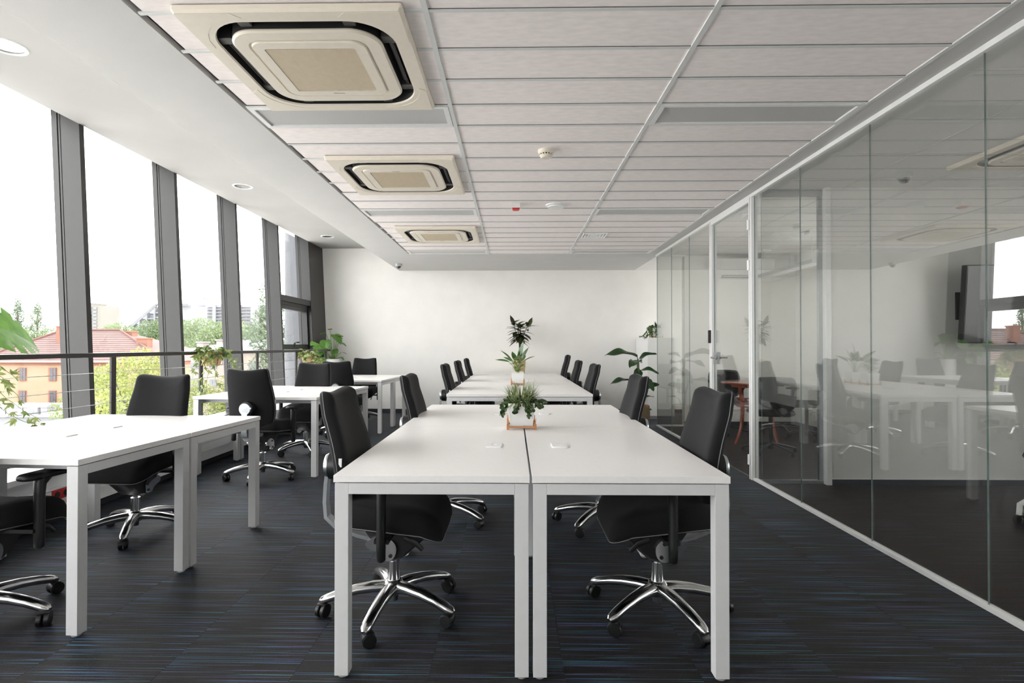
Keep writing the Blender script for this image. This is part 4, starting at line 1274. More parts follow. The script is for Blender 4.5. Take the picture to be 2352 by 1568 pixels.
trail(-.075, -.05, z + .01, -.115, -.09, z - .055, 26); trail(-.08, -.03, z + .02, -.125, -.05, z - .01, 16); trail(.075, -.05, z + .01, .115, -.07, z - .01, 18); trail(.08, -.04, z + .02, .14, -.05, z + .025, 18)
round_leaves(t, 'round_leaves', cs_, 'leaf_round', 2)
t = thing('planter', 'white square planter with a small variegated bush on the far desks', 'potted plant', (.06, 6.75, .74))
z = planter_box(t)
LV = grid_leaf(.085, .034, 'leaf_variegated', 6, 2, .8, .8, .25, .3)
rnd = random.Random(21)
for i in range(90):
    a = rnd.uniform(0, 2 * PI); hgt = rnd.random(); r = (.02 + .05 * math.sin(PI * min(1, hgt + .15))) * rnd.uniform(.3, 1)
    put_leaf(LV, t, (r * math.cos(a) * .7, r * math.sin(a) * .7, z + .03 + .17 * hgt), (math.cos(a), math.sin(a), rnd.uniform(.25 - .5 * hgt, .9)), (0, 0, 1), rnd.uniform(.6, 1.05))
for i in range(7):
    a = 2 * PI * i / 7
    obj('stem', MB().tube([(.01 * math.cos(a), .01 * math.sin(a), z), (.035 * math.cos(a), .035 * math.sin(a), z + .1), (.04 * math.cos(a), .04 * math.sin(a), z + .2)], .0025, 6), 'stem_green', t)
t = thing('planter', 'white square planter with broad dark green leaves behind the variegated bush', 'potted plant', (.06, 7.05, .74))
z = planter_box(t)
LB = grid_leaf(.19, .07, 'leaf_mid', 10, 3, .8, .75, .10, .25)
for d, s in (((-.55, -.25, .62), 1.05), ((.16, -.25, .95), 1.25), ((.35, -.1, .75), 1.0), ((.55, -.4, .35), .95), ((-.8, -.2, .2), .95), ((-.2, .5, .6), .9), ((.3, .6, .4), .9), ((-.5, .4, .3), .85), ((.05, -.3, .6), .8)):
    b = Vector((d[0] * .02, d[1] * .02, z)); e = b + Vector((d[0] * .12, d[1] * .12, .13 + .04 * d[2]))
    obj('stem', MB().tube([b, b.lerp(e, .5) + Vector((0, 0, .02)), e], .003, 6), 'stem_green', t)
    put_leaf(LB, t, e, d, (0, -.4, 1), s)

# rubber plant on the far end of the desks
t = thing('rubber_plant', 'tall rubber plant with dark leaves in a yellow pot by the end wall', 'potted plant', (.115, 9.66, .74))
obj('pot', MB().lathe([(0, 0), (.09, 0), (.095, .01), (.112, .235), (.115, .245), (.105, .245), (.1, .22), (0, .22)], 28), 'yellow_pot', t, smooth=40)
obj('soil_top', MB().lathe([(0, .228), (.1, .224)], 20), 'soil', t)
obj('trunk', MB().tube([(0, 0, .22), (.005, 0, .4), (-.005, 0, .56), (.0, 0, .66)], [.013, .012, .011, .009], 8), 'bark', t)
obj('trunk', MB().tube([(.015, .01, .22), (.018, .01, .4), (.01, .01, .56), (.03, .01, .66)], [.011, .010, .009, .008], 8), 'bark', t)
LR = grid_leaf(.22, .085, 'leaf_olive', 8, 3, .9, .75, .18, .3)
rnd = random.Random(33)
brs = [((-.03, 0, .58), (-.10, -.02, .86)), ((.03, 0, .58), (.15, .0, .85)), ((0, 0, .6), (.02, -.03, .80)), ((-.01, 0, .55), (-.02, .03, .84))]
for b, e in brs:
    obj('branch', MB().tube([b, Vector(b).lerp(Vector(e), .5) + Vector((0, 0, -.01)), e], [.007, .005, .004], 6), 'stem_dark', t)
    for i in range(17):
        u = i / 16
        p = Vector(b).lerp(Vector(e), u * .98 + .02); a = i * 2.4 + rnd.uniform(-.3, .3)
        put_leaf(LR, t, p, (math.cos(a), math.sin(a), -.35 + 1.0 * u ** 2), (0, 0, 1), rnd.uniform(.7, 1.05))
put_leaf(LR, t, (-.10, -.02, .84), (-.30, -.2, 1), (.3, -1, .2), .85)
put_leaf(LR, t, (.15, 0, .81), (.45, -.1, 1), (.1, -1, .2), .85)

# strelitzia in a woven basket
t = thing('strelitzia_plant', 'broad-leaved green plant in a striped woven basket by the partition corner', 'potted plant', (1.86, 8.22, 0))
obj('basket', MB().lathe([(0, 0), (.125, 0), (.14, .01), (.165, .14), (.168, .24), (.160, .335), (.152, .34), (.150, .30), (0, .30)], 36), 'basket_weave', t, smooth=40)
obj('inner_pot', MB().lathe([(.148, .30), (.148, .338), (.135, .34), (.13, .31), (0, .305)], 28), 'terracotta', t, smooth=40)
for sx in (-1, 1):
    obj('basket_handle', MB().tube([(sx * .165, -.035, .285), (sx * .178, -.03, .275), (sx * .178, .03, .275), (sx * .165, .035, .285)], .009, 8), 'black_plastic', t)
LS = grid_leaf(.46, .21, 'leaf_dark', 14, 4, .85, .6, .28, .35, wave=1.0)
rnd = random.Random(2)
for p, d, up, s in (((-.02, -.03, 1.06), (-.95, -.25, .30), (-.1, -.35, 1), 1.05), ((.0, .0, 1.02), (.72, -.45, .50), (.1, -.6, 1), .58), ((-.01, -.08, .99), (-.5, -.8, .05), (0, -.1, 1), .75), ((.02, -.02, .86), (.75, -.6, .1), (.1, -.5, 1), .6),
                    ((.02, .03, .88), (-.3, -.7, -.5), (0, -1, .3), .62), ((-.08, -.02, .70), (-.95, -.3, .15), (-.1, -.2, 1), .78), ((.08, -.02, .60), (.5, -.65, .3), (.3, -.8, .4), .5), ((.04, -.1, .74), (.35, -.75, -.3), (0, -.5, 1), .6), ((.07, .0, .44), (.85, -.2, .4), (0, -.2, 1), .33), ((.0, .08, .96), (.1, .95, .2), (0, 0, 1), .8)):
    b = Vector((rnd.uniform(-.03, .03), rnd.uniform(-.03, .03), .30)); p = Vector(p)
    obj('stem', MB().tube(bez(b, b.lerp(p, .6) + Vector((0, 0, .06)), p, 8), [.011, .010, .009, .008, .008, .007, .007, .006, .006], 7), 'stem_dark', t)
    put_leaf(LS, t, p, d, up, s)

# ------------------------------------------------------------------ cabinet in the far corner with a planter on top
t = thing('cabinet', 'tall white storage cabinet against the end wall behind the glass corner', 'cabinet', (2.466, 9.64, 0))
obj('body', MB().box(-.22, .22, -.42, .44, .05, 1.33), 'white_plastic', t, smooth=0, bevel=.002)
obj('plinth', MB().box(-.2, .2, -.40, .42, 0, .05), 'grey_plastic', t, smooth=0)
obj('top_board', MB().box(-.223, .223, -.425, .443, 1.33, 1.352), 'white_plastic', t, smooth=0, bevel=.002)
for k in range(2):
    d = obj('door', MB().box(-.224, -.2195, -.415 + k * .425, .005 + k * .425, .055, 1.325), 'white_plastic', t, smooth=0, bevel=.001)
    obj('handle', MB().box(-.245, -.224, -.03 + k * .04, -.02 + k * .04, .92, 1.02), 'brushed_alu', d, smooth=0)
t = thing('planter', 'white planter with trailing ivy on top of the tall white cabinet', 'potted plant', (2.43, 9.40, 1.352))
z = planter_box(t, .17, .145)
rnd = random.Random(6)
for i in range(40):
    a = rnd.uniform(0, 2 * PI); r = .08 * math.sqrt(rnd.random())
    put_leaf(IVYD, t, (r * math.cos(a) - .03, r * math.sin(a), z + rnd.uniform(0, .06)), (math.cos(a), math.sin(a), rnd.uniform(-.2, .7)), (0, -.5, 1), rnd.uniform(.7, 1.1))
for s, e in (((-.06, -.06, z + .02), (-.14, -.1, .06)), ((-.07, -.04, z + .02), (-.22, -.12, .0)), ((-.07, -.07, z + .02), (-.12, -.14, -.03)), ((-.08, 0, z + .02), (-.27, -.05, .01)), ((-.02, -.08, z + .02), (-.05, -.14, .0))):
    vine(t, s, e, .03, IVYD, 14, .85)
LF = grid_leaf(.15, .02, 'leaf_dark', 7, 2, .7, .8, .2, .3)
for i in range(26):
    a = rnd.uniform(0, 2 * PI); el = rnd.uniform(.2, 1.3)
    put_leaf(LF, t, (.02 * math.cos(a) + .02, .02 * math.sin(a), z), (math.cos(a) * math.cos(el), math.sin(a) * math.cos(el), math.sin(el)), (0, 0, 1), rnd.uniform(.7, 1.1))

# ------------------------------------------------------------------ meeting room beyond the glass
t = thing('split_air_conditioner', 'white wall-mounted split air conditioner in the meeting room', 'air conditioner', (3.52, R2WALL, 2.24))
prof = [(0, 0), (-.06, 0), (-.15, .05), (-.19, .12), (-.19, .28), (-.17, .30), (0, .30)]
g = MB(); n = len(prof)
g.loops([[(x, y, z) for y, z in prof] for x in (-.40, .40)], cap0=True, cap1=True)
obj('body', g, 'white_plastic', t, smooth=30)
obj('outlet_slot', MB().bar((-.36, -.112, .022), (.36, -.112, .022), .055, .006, (0, -.55, -.85)), 'grey_plastic', t, smooth=0)
obj('louvre', MB().bar((-.35, -.125, .028), (.35, -.125, .028), .02, .004, (0, -.5, -.85)), 'white_plastic', t, smooth=0)
obj('front_seam', MB().box(-.39, .39, -.1915, -.19, .115, .119), 'grey_plastic', t, smooth=0)
obj('pipe_cover', MB().box(.40, .70, -.05, 0, .03, .09).box(.70, .76, -.05, 0, .03, .36), 'white_plastic', t, smooth=0, bevel=.004)

t = thing('linear_lamp', 'long flat pendant lamp hanging in the meeting room', 'pendant lamp', (3.62, 7.35, 2.2))
obj('lamp_body', MB().box(-.085, .085, -.78, .78, 0, .045), 'brushed_alu', t, smooth=0, bevel=.006)
obj('lamp_diffuser', MB().box(-.07, .07, -.76, .76, -.004, 0), 'white_plastic', t, smooth=0)
for y in (-.62, .62):
    obj('suspension_cable', MB().cyl((0, y, .045), (0, y, .38), .004, n=6), 'white_plastic', t)
    obj('ceiling_canopy', MB().box(-.06, .06, y - .06, y + .06, .365, .4), 'white_plastic', t, smooth=0, bevel=.004)
for lab, loc in (('white smoke detector on the meeting room ceiling', (3.25, 6.35, CEIL)),):
    t = thing('smoke_detector', lab, 'detector', loc)
    obj('base', MB().lathe([(.055, 0), (.055, -.018), (.048, -.03)], 24), 'white_plastic', t)
    obj('slot_band', MB().lathe([(.043, -.029), (.043, -.04)], 24), 'grey_plastic', t)
    obj('cap', MB().lathe([(.047, -.039), (.04, -.055), (0, -.06)], 24), 'white_plastic', t)
t = thing('ceiling_speaker', 'round white disc on the meeting room ceiling', 'speaker', (3.56, 7.7, CEIL))
obj('rim', MB().lathe([(.11, 0), (.11, -.012), (.095, -.02)], 32), 'white_plastic', t)
obj('plate', MB().lathe([(.094, -.017), (.09, -.028), (0, -.03)], 32), 'white_plastic', t)

t = thing('round_table', 'round red-brown bentwood table in the meeting room', 'table', (3.07, 7.0, 0))
obj('tabletop', MB().lathe([(0, .735), (.40, .735), (.425, .742), (.43, .752), (.425, .762), (.40, .765), (0, .765)], 48), 'redwood', t, smooth=40)
obj('apron', MB().lathe([(.30, .735), (.30, .70), (.285, .70), (.285, .735)], 40), 'redwood', t, smooth=40)
for k in range(4):
    a = R(200) + k * PI / 2
    c, s_ = math.cos(a), math.sin(a)
    pts = [(c * r, s_ * r, z) for r, z in ((.27, .70), (.245, .55), (.235, .40), (.25, .22), (.30, .08), (.345, 0))]
    obj('leg', MB().tube(pts, [.02, .019, .018, .018, .017, .015], 10), 'redwood', t)
for z, r in ((.53, .245), (.46, .24)):
    m = MB(); pts = [(r * math.cos(2 * PI * i / 28), r * math.sin(2 * PI * i / 28), z) for i in range(29)]
    obj('hoop', m.tube(pts, .011, 8), 'redwood', t)
for k in range(4):
    a = R(200) + k * PI / 2 + .0
    pts = [(math.cos(a) * r, math.sin(a) * r, z) for r, z in ((.25, .58), (.235, .65), (.19, .70))]
    obj('brace', MB().tube(pts, .009, 8), 'black_plastic', t)

def visitor_chair(lab, loc, rz, base_rot=0, back=True):
    t = thing('swivel_chair', lab, 'chair', loc, rz, 'chairs in the glazed rooms')
    b = obj('base', MB().lathe([(0, .05), (.03, .05), (.034, .12), (.028, .13)], 16), 'black_plastic', t, rot=(0, 0, base_rot))
    arm_me = MB().tube([(.02, 0, .105), (.15, 0, .085), (.30, 0, .045)], [.02, .017, .012], 8, ell=(1, .8)).mesh('arm', 'black_plastic', 50)
    foot_me = MB().lathe([(.012, 0), (.022, .006), (.02, .04), (0, .045)], 12).mesh('foot', 'black_plastic', 40)
    for k in range(5):
        a = 2 * PI * k / 5
        link('arm', arm_me, b, None, (0, 0, a))
        link('foot', foot_me, b, (.29 * math.cos(a), .29 * math.sin(a), 0))
    obj('column', MB().cyl((0, 0, .12), (0, 0, .42), .022, n=16), 'black_plastic', t)
    def sm(a, b_, h): return (a, b_, .45 + h - 1.5 * max(0, b_ - .12) ** 2 + .25 * a * a)
    obj('seat', MB().pad(rrect(.23, .21, .08, 6, 0, .02), (0, .02), sm, [(.97, .02), (.9, .032), (.5, .036)], [(.97, -.016), (.85, -.028), (.4, -.035)]), 'black_fabric', t, smooth=60)
    ol = chaikin([(-.20, .50), (-.05, .47), (.05, .47), (.20, .50), (.225, .66), (.21, .86), (.10, .875), (-.10, .875), (-.21, .86), (-.225, .66)], 2)
    def bm_(a, b_, h): return (a, -.20 - .05 * (b_ - .47) / .4 + .6 * a * a + h, b_)
    obj('back_shell', MB().pad(ol, (0, .68), bm_, [(.97, .008), (.9, .012), (.5, .014)], [(.97, -.008), (.9, -.012), (.5, -.014)]), 'dark_grey_shell', t, smooth=60)
    obj('back_pad', MB().pad([(a * .88, .68 + (b_ - .68) * .88) for a, b_ in ol], (0, .68), lambda a, b_, h: bm_(a, b_, h + .012), [(.95, .012), (.8, .018), (.4, .02)], [(.9, 0), (.4, 0)]), 'black_fabric', t, smooth=60)
    obj('back_bracket', MB().bar((0, -.10, .43), (0, -.20, .47), .12, .02).bar((0, -.205, .46), (0, -.225, .60), .10, .016, (0, 1, 0)), 'black_plastic', t, smooth=0)
    return t
visitor_chair('black shell swivel chair with its back to the glass beside the round table', (2.93, 6.33, 0), R(-12), .3)
visitor_chair('black swivel chair tucked behind the round table against the wall', (2.98, 7.72, 0), R(172), .1)
visitor_chair('black swivel chair on the right of the round table by the side wall', (3.82, 7.25, 0), R(70), .8)

# ------------------------------------------------------------------ nearer glazed room
t = thing('television', 'black flat television on a wall bracket behind the glass at the right', 'television', (3.94, R1WALL, 1.56))
obj('wall_plate', MB().box(-.08, .06, -.02, -.001, -.12, .12), 'black_plastic', t, smooth=0, bevel=.003)
g = MB().bar((-.02, -.02, .05), (.30, -.17, .05), .04, .03).bar((-.02, -.02, -.05), (.30, -.17, -.05), .04, .03)
obj('bracket_arm', g, 'black_plastic', t, smooth=0)
scr = obj('screen_body', MB().box(-.56, .56, -.03, .03, -.325, .325), 'screen', t, loc=(.37, -.25, .0), rot=(R(5), 0, R(-4)), smooth=0, bevel=.008)
obj('screen_face', MB().box(-.548, .548, -.032, -.029, -.312, .312), 'screen', scr, smooth=0)
obj('rear_hump', MB().box(-.3, .3, .029, .06, -.2, .2), 'black_plastic', scr, smooth=0, bevel=.01)

t = thing('cantilever_chair', 'black conference chair with light tubular base at the right edge behind the glass', 'chair', (3.74, 3.72, 0), R(60), 'chairs in the glazed rooms')
b = obj('base', MB().lathe([(0, .06), (.035, .06), (.04, .17), (.03, .19)], 20), 'white_alu', t)
arm_me = MB().tube([(.02, 0, .155), (.20, 0, .16), (.27, 0, .155), (.30, 0, .13), (.305, 0, .06)], [.02, .018, .017, .017, .016], 10).mesh('arm', 'white_alu', 50)
g = MB()
for s in (-1, 1): g.cyl((s * .006, 0, .028), (s * .028, 0, .028), .028, n=16)
g.cbox(0, 0, .04, .056, .04, .04)
c_me = g.mesh('caster', 'black_plastic', 40)
for k in range(5):
    a = 2 * PI * k / 5 + R(25)
    link('arm', arm_me, b, None, (0, 0, a)); link('caster', c_me, b, (.305 * math.cos(a), .305 * math.sin(a), 0), (0, 0, a + k))
obj('column', MB().cyl((0, 0, .18), (0, 0, .43), .024, n=16), 'chrome', t)
obj('seat', MB().pad(rrect(.25, .24, .09, 6), (0, 0), lambda a, b_, h: (a, b_, .46 + h - 2 * max(0, b_ - .12) ** 2), [(.97, .02), (.9, .034), (.5, .04)], [(.97, -.015), (.85, -.025), (.4, -.03)]), 'black_fabric', t, smooth=60)
ol = chaikin([(-.20, .50), (0, .47), (.20, .50), (.235, .72), (.23, .90), (.20, 1.0), (.08, 1.005), (-.08, 1.005), (-.20, 1.0), (-.23, .90), (-.235, .72)], 2)
obj('backrest', MB().pad(ol, (0, .74), lambda a, b_, h: (a, -.20 - .16 * (b_ - .47) + 1.0 * a * a + h, b_), [(.98, .012), (.9, .018), (.5, .02)], [(.98, -.012), (.9, -.016), (.5, -.018)]), 'black_fabric', t, smooth=60)
g = MB().bar((-.2, -.19, .475), (.2, -.19, .475), .05, .05)
obj('back_rim', g, 'white_alu', t, smooth=0, bevel=.012)

# ------------------------------------------------------------------ the town outside the windows
def P(x, y, Y):
    """point seen at photo pixel (x, y) at distance Y along the room axis"""
    return Vector(((x - 1178) / FPX * Y, Y, 1.21 - (y - 795) / FPX * Y))
gz = -9.0
gr = obj('ground', MB().box(-700, 500, -400, 900, gz - .5, gz), 'ground', smooth=0)
tag(gr, 'pale ground far below the office windows', None, None, 'structure')

# yellow house with red hip roof
Y0 = 60.0
e0, e1 = P(-85, 831, Y0), P(372, 831, Y0)
r0, r1 = P(132, 759, Y0 + 7.5), P(266, 759, Y0 + 7.5)
ze, zr = e0.z, r0.z
yb = Y0 + 15
yr = Y0 + 7.5
t = thing('house', 'yellow plastered house with red tiled hip roof and chimneys outside the first window', 'building', ((e0.x + e1.x) / 2, yr, gz))
ox, oy, oz = t.location
def L(v): return (v[0] - ox, v[1] - oy, v[2] - oz)
obj('wall', MB().box(e0.x + .4 - ox, e1.x - .4 - ox, Y0 + .4 - oy, yb - .4 - oy, 0, ze - oz), 'plaster_yellow', t, smooth=0)
obj('cornice', MB().box(e0.x + .25 - ox, e1.x - .25 - ox, Y0 + .25 - oy, yb - .25 - oy, ze - .35 - oz, ze - .05 - oz), 'plaster_orange', t, smooth=0)
obj('gutter', MB().box(e0.x - .1 - ox, e1.x + .1 - ox, Y0 - .12 - oy, Y0 + .1 - oy, ze - .08 - oz, ze + .06 - oz), 'roof_grey', t, smooth=0)
m = MB(); NC = 16
def lerp3(a, b, u): return tuple(a[i] + (b[i] - a[i]) * u for i in range(3))
A, B, C_, D_ = (e0.x, Y0, ze), (e1.x, Y0, ze), (r1.x, yr, zr), (r0.x, yr, zr)
E_, F_ = (e0.x, yb, ze), (e1.x, yb, ze)
for i in range(NC):
    u0, u1 = i / NC, (i + 1) / NC
    p = [lerp3(A, D_, u0), lerp3(B, C_, u0), lerp3(B, C_, u1), lerp3(A, D_, u1)]
    q = [(p[0][0], p[0][1] - .02, p[0][2] + .05), (p[1][0], p[1][1] - .02, p[1][2] + .05), p[2], p[3]]
    m.add([L(v) for v in p[:2] + q], [(0, 1, 3, 2), (2, 3, 4, 5)])
    for a, b, c, d in ((B, F_, C_, C_), (E_, A, D_, D_), (F_, E_, C_, D_)):
        p = [lerp3(a, d if a is not F_ or b is not E_ else c, u0), lerp3(b, c if a is not F_ or b is not E_ else d, u0), lerp3(b, c if a is not F_ or b is not E_ else d, u1), lerp3(a, d if a is not F_ or b is not E_ else c, u1)]
        m.add([L(v) for v in p], [(0, 1, 2, 3)])
rf = obj('roof', m, 'roof_tile', t, smooth=0)
g = MB()
for a, b in ((A, D_), (B, C_), (D_, C_)):
    g.tube([L((a[0], a[1], a[2] + .1)), L((b[0], b[1], b[2] + .1))], .14, 6)
obj('ridge_tiles', g, 'roof_ridge', rf)
for x0_, x1_, yt, yb_, Yc in ((115, 131, 748, 792, 64.5), (272, 294, 760, 790, 67), (304, 329, 776, 803, 64)):
    a, b = P(x0_, yt, Yc), P(x1_, yb_, Yc)
    ch = obj('chimney', MB().box(a.x - ox, b.x - ox, Yc - oy, Yc + 1.0 - oy, b.z - 1.5 - oz, a.z - oz), 'brick_orange', t, smooth=0)
    obj('chimney_cap', MB().box(a.x - .08 - ox, b.x + .08 - ox, Yc - .08 - oy, Yc + 1.08 - oy, a.z - .12 - oz, a.z + .02 - oz), 'plaster_orange', ch, smooth=0)
for k in range(-1, 5):
    for (ya, yc) in ((846, 874), (899, 927)):
        xa = 31 + 71.3 * k
        a, b = P(xa, ya, Y0 + .4), P(xa + 15, yc, Y0 + .4)
        wv = obj('window', MB().box(a.x - .15 - ox, b.x - ox, Y0 + .30 - oy, Y0 + .42 - oy, b.z - .08 - oz, a.z + .05 - oz), 'plaster_orange', t, smooth=0)
        obj('pane', MB().box(a.x + .02 - ox, b.x - .02 - ox, Y0 + .27 - oy, Y0 + .31 - oy, b.z - oz, a.z - oz), 'outdoor_dark_glass', wv, smooth=0)
        mx_ = (a.x + b.x) / 2
        obj('frame_bar', MB().box(mx_ - .04 - ox, mx_ + .04 - ox, Y0 + .25 - oy, Y0 + .28 - oy, b.z - oz, a.z - oz), 'window_brown', wv, smooth=0)

# flat annex with condensers
t = thing('annex', 'low grey-white annex with railing in front of the yellow house', 'building', (-42, 47, gz))
za = P(60, 955, 44).z - gz
obj('wall', MB().box(-16, 14, -3, 6, 0, za), 'plaster_white', t, smooth=0)
obj('roof_edge', MB().box(-16.2, 14.2, -3.2, 6.2, za - .15, za + .05), 'roof_grey', t, smooth=0)
g = MB()
g.box(-16, 14, -2.9, -2.85, za + .55, za + .6)
for i in range(22): g.box(-15.9 + 1.4 * i, -15.85 + 1.4 * i, -2.9, -2.85, za, za + .6)
obj('roof_railing', g, 'outdoor_dark_glass', t, smooth=0)
for lab, xx, yy, Yc in (('left of two pale condensers on the annex roof', 57, 955, 43.9), ('right of two pale condensers on the annex roof', 103, 948, 46)):
    p = P(xx, yy, Yc)
    c = thing('condenser', lab, 'condenser', (p.x, Yc + .3, gz + za + .05), 0, 'outdoor condensers')
    obj('casing', MB().box(-.42, .42, -.16, .16, 0, .56), 'plaster_white', c, smooth=0, bevel=.02)
    obj('fan_guard', MB().tube([(-.1, -.175, .28), (-.1, -.16, .28)], [.2, .22], 20), 'outdoor_grey_panel', c)

# pink-grey apartment house on the right
Yp = 46.0
t = thing('apartment_house', 'low pinkish flat-roofed house with white windows beyond the ivy basket', 'building', (-22, Yp + 6, gz))
ox, oy, oz = t.location
za = P(500, 806, Yp).z
xa, xb = P(432, 800, Yp).x, P(700, 800, Yp).x
obj('wall', MB().box(xa - ox, xb - ox, Yp - oy, Yp + 11 - oy, 0, za - oz), 'plaster_pink', t, smooth=0)
obj('roof', MB().loops([[(x, y, za - oz) for x, y in ((xa - .4 - ox, Yp - .4 - oy), (xb + .4 - ox, Yp - .4 - oy), (xb + .4 - ox, Yp + 11.4 - oy), (xa - .4 - ox, Yp + 11.4 - oy))],
                        [(x, y, za + .15 - oz) for x, y in ((xa - .4 - ox, Yp - .4 - oy), (xb + .4 - ox, Yp - .4 - oy), (xb + .4 - ox, Yp + 11.4 - oy), (xa - .4 - ox, Yp + 11.4 - oy))],
                        [(x, y, za + 1.0 - oz) for x, y in ((xa + 3 - ox, Yp + 4 - oy), (xb - 3 - ox, Yp + 4 - oy), (xb - 3 - ox, Yp + 7 - oy), (xa + 3 - ox, Yp + 7 - oy))]], cap1=True), 'roof_grey', t, smooth=0)
for x0_, x1_, yt in ((446, 460, 787), (491, 516, 782), (560, 575, 784)):
    a, b = P(x0_, yt, Yp + 4), P(x1_, yt, Yp + 4)
    ch = obj('chimney', MB().box(a.x - ox, b.x - ox, Yp + 4 - oy, Yp + 5 - oy, za - oz, a.z + .1 - oz), 'plaster_pink', t, smooth=0)
    obj('chimney_cap', MB().box(a.x - .08 - ox, b.x + .08 - ox, Yp + 3.9 - oy, Yp + 5.1 - oy, a.z - oz, a.z + .12 - oz), 'roof_grey', ch, smooth=0)
for xx in (440, 484, 530, 575, 620):
    for ya, yc in ((832, 846), (872, 887), (914, 926)):
        a, b = P(xx - 8, ya, Yp), P(xx + 9, yc, Yp)
        wv = obj('window', MB().box(a.x - ox, b.x - ox, Yp - .06 - oy, Yp + .05 - oy, b.z - .06 - oz, a.z - oz), 'plaster_white', t, smooth=0)
        for s0, s1 in ((.06, .46), (.54, .94)):
            obj('pane', MB().box(a.x + (b.x - a.x) * s0 - ox, a.x + (b.x - a.x) * s1 - ox, Yp - .08 - oy, Yp - .05 - oy, b.z + .05 - oz, a.z - .06 - oz), 'outdoor_grey_panel', wv, smooth=0)

# far balcony block
def block(name, lab, Yd, xa, xb, yt, depth, bays, floors_px, ybot=760):
    a, b = P(xa, yt, Yd), P(xb, ybot, Yd)
    t = thing(name, lab, 'building', ((a.x + b.x) / 2, Yd + depth / 2, gz), 0, 'far apartment blocks')
    ox, oy, oz = t.location
    obj('wall', MB().box(a.x - ox, b.x - ox, .8 - depth / 2, depth / 2, 0, a.z - oz), 'plaster_white', t, smooth=0)
    obj('parapet', MB().box(a.x - .3 - ox, b.x + .3 - ox, .2 - depth / 2, depth / 2 + .3, a.z - .9 - oz, a.z + .2 - oz), 'plaster_white', t, smooth=0)
    for (x0_, x1_) in bays:
        for (y0_, y1_) in floors_px:
            p, q = P(x0_, y0_, Yd), P(x1_, y1_, Yd)
            bal = obj('balcony', MB().box(p.x - ox, q.x - ox, .55 - depth / 2, .85 - depth / 2, q.z - oz, p.z - oz), 'far_glass', t, smooth=0)
            obj('balustrade', MB().box(p.x - ox, q.x - ox, .0 - depth / 2, .12 - depth / 2, q.z - oz, q.z + (p.z - q.z) * .42 - oz), 'far_panel', bal, smooth=0)
            obj('window_bar', MB().box((p.x + q.x) / 2 - .15 - ox, (p.x + q.x) / 2 + .15 - ox, .45 - depth / 2, .6 - depth / 2, q.z - oz, p.z - oz), 'plaster_white', bal, smooth=0)
        # piers standing proud between the bays
    xs = [xa] + [v for bb in bays for v in bb] + [xb]
    for i in range(0, len(xs), 2):
        p, q = P(xs[i], yt, Yd), P(xs[i + 1], yt, Yd)
        obj('pier', MB().box(p.x - ox, q.x - ox, -.2 - depth / 2, .85 - depth / 2, 0, a.z - oz), 'plaster_white', t, smooth=0)
    return t
block('apartment_block', 'far white apartment block with rows of grey balconies under the crane', 250, 436, 600, 700, 14,
      [(439, 453), (461, 482), (490, 512), (520, 541), (549, 571)], [(704.5 + 7.5 * i, 711 + 7.5 * i) for i in range(8)])
# stepped block with diagonal roof beam
Yd = 200.0
t = thing('stepped_block', 'far white stepped apartment block with a sloping roof beam', 'building', (P(350, 760, Yd).x, Yd, gz), 0, 'far apartment blocks')
ox, oy, oz = t.location
steps = [(294, 308, 747), (311, 325, 735), (328, 344, 722), (347, 362, 708), (365, 425, 699)]
for i, (x0_, x1_, yt) in enumerate(steps):
    p, q = P(x0_, yt, Yd), P(x1_, 800, Yd)
    obj('bay_wall', MB().box(p.x - ox, q.x + .4 - ox, 1.2, 12, 0, p.z - oz), 'plaster_white', t, smooth=0)
    w_ = P(x0_ - 3, yt, Yd)
    obj('pier', MB().box(w_.x - ox, p.x - ox, 0, 12, 0, P(0, yt - 5 if i < 4 else 699, Yd).z - oz), 'plaster_white', t, smooth=0)
    y = yt + 3
    while y < 790 and i < 4:
        a, b = P(x0_, y, Yd), P(x1_, y + 7.5, Yd)
        bl = obj('balcony', MB().box(a.x - ox, b.x - ox, .9, 1.25, b.z - oz, a.z - oz), 'far_glass', t, smooth=0)
        obj('balustrade', MB().box(a.x - ox, b.x - ox, .2, .35, b.z - oz, b.z + (a.z - b.z) * .45 - oz), 'far_panel', bl, smooth=0)
        y += 11
a, b, c = P(288, 751, Yd), P(350, 698.5, Yd), P(425, 698.5, Yd)
for yy in (0.2, 11.5):
    obj('roof_beam', MB().bar((a.x - ox, yy, a.z - oz), (b.x - ox, yy, b.z - oz), .5, 1.0).bar((b.x - ox, yy, b.z - oz), (c.x - ox, yy, c.z - oz), .5, .9), 'far_panel', t, smooth=0)
# tower
Yd = 300.0
p, q = P(119, 700, Yd), P(216, 800, Yd)
t = thing('tower_block', 'distant beige tower block beside the first mullion', 'building', ((p.x + q.x) / 2, Yd + 8, gz), 0, 'far apartment blocks')
ox, oy, oz = t.location
obj('wall', MB().box(p.x - ox, q.x - ox, -7, 8, 0, p.z - oz), 'plaster_beige', t, smooth=0)
obj('roof_house', MB().box(p.x + 5 - ox, q.x - 6 - ox, -5, 6, p.z - oz, p.z + 1.6 - oz), 'plaster_beige', t, smooth=0)
for (x0_, x1_) in ((121, 126), (132, 140), (146, 154), (160, 168), (174, 182), (188, 196), (199, 208)):
    for i in range(8):
        a, b = P(x0_, 704 + 8 * i, Yd), P(x1_, 709.5 + 8 * i, Yd)
        obj('window', MB().box(a.x - ox, b.x - ox, -7.4, -6.9, b.z - oz, a.z - oz), 'far_panel', t, smooth=0)
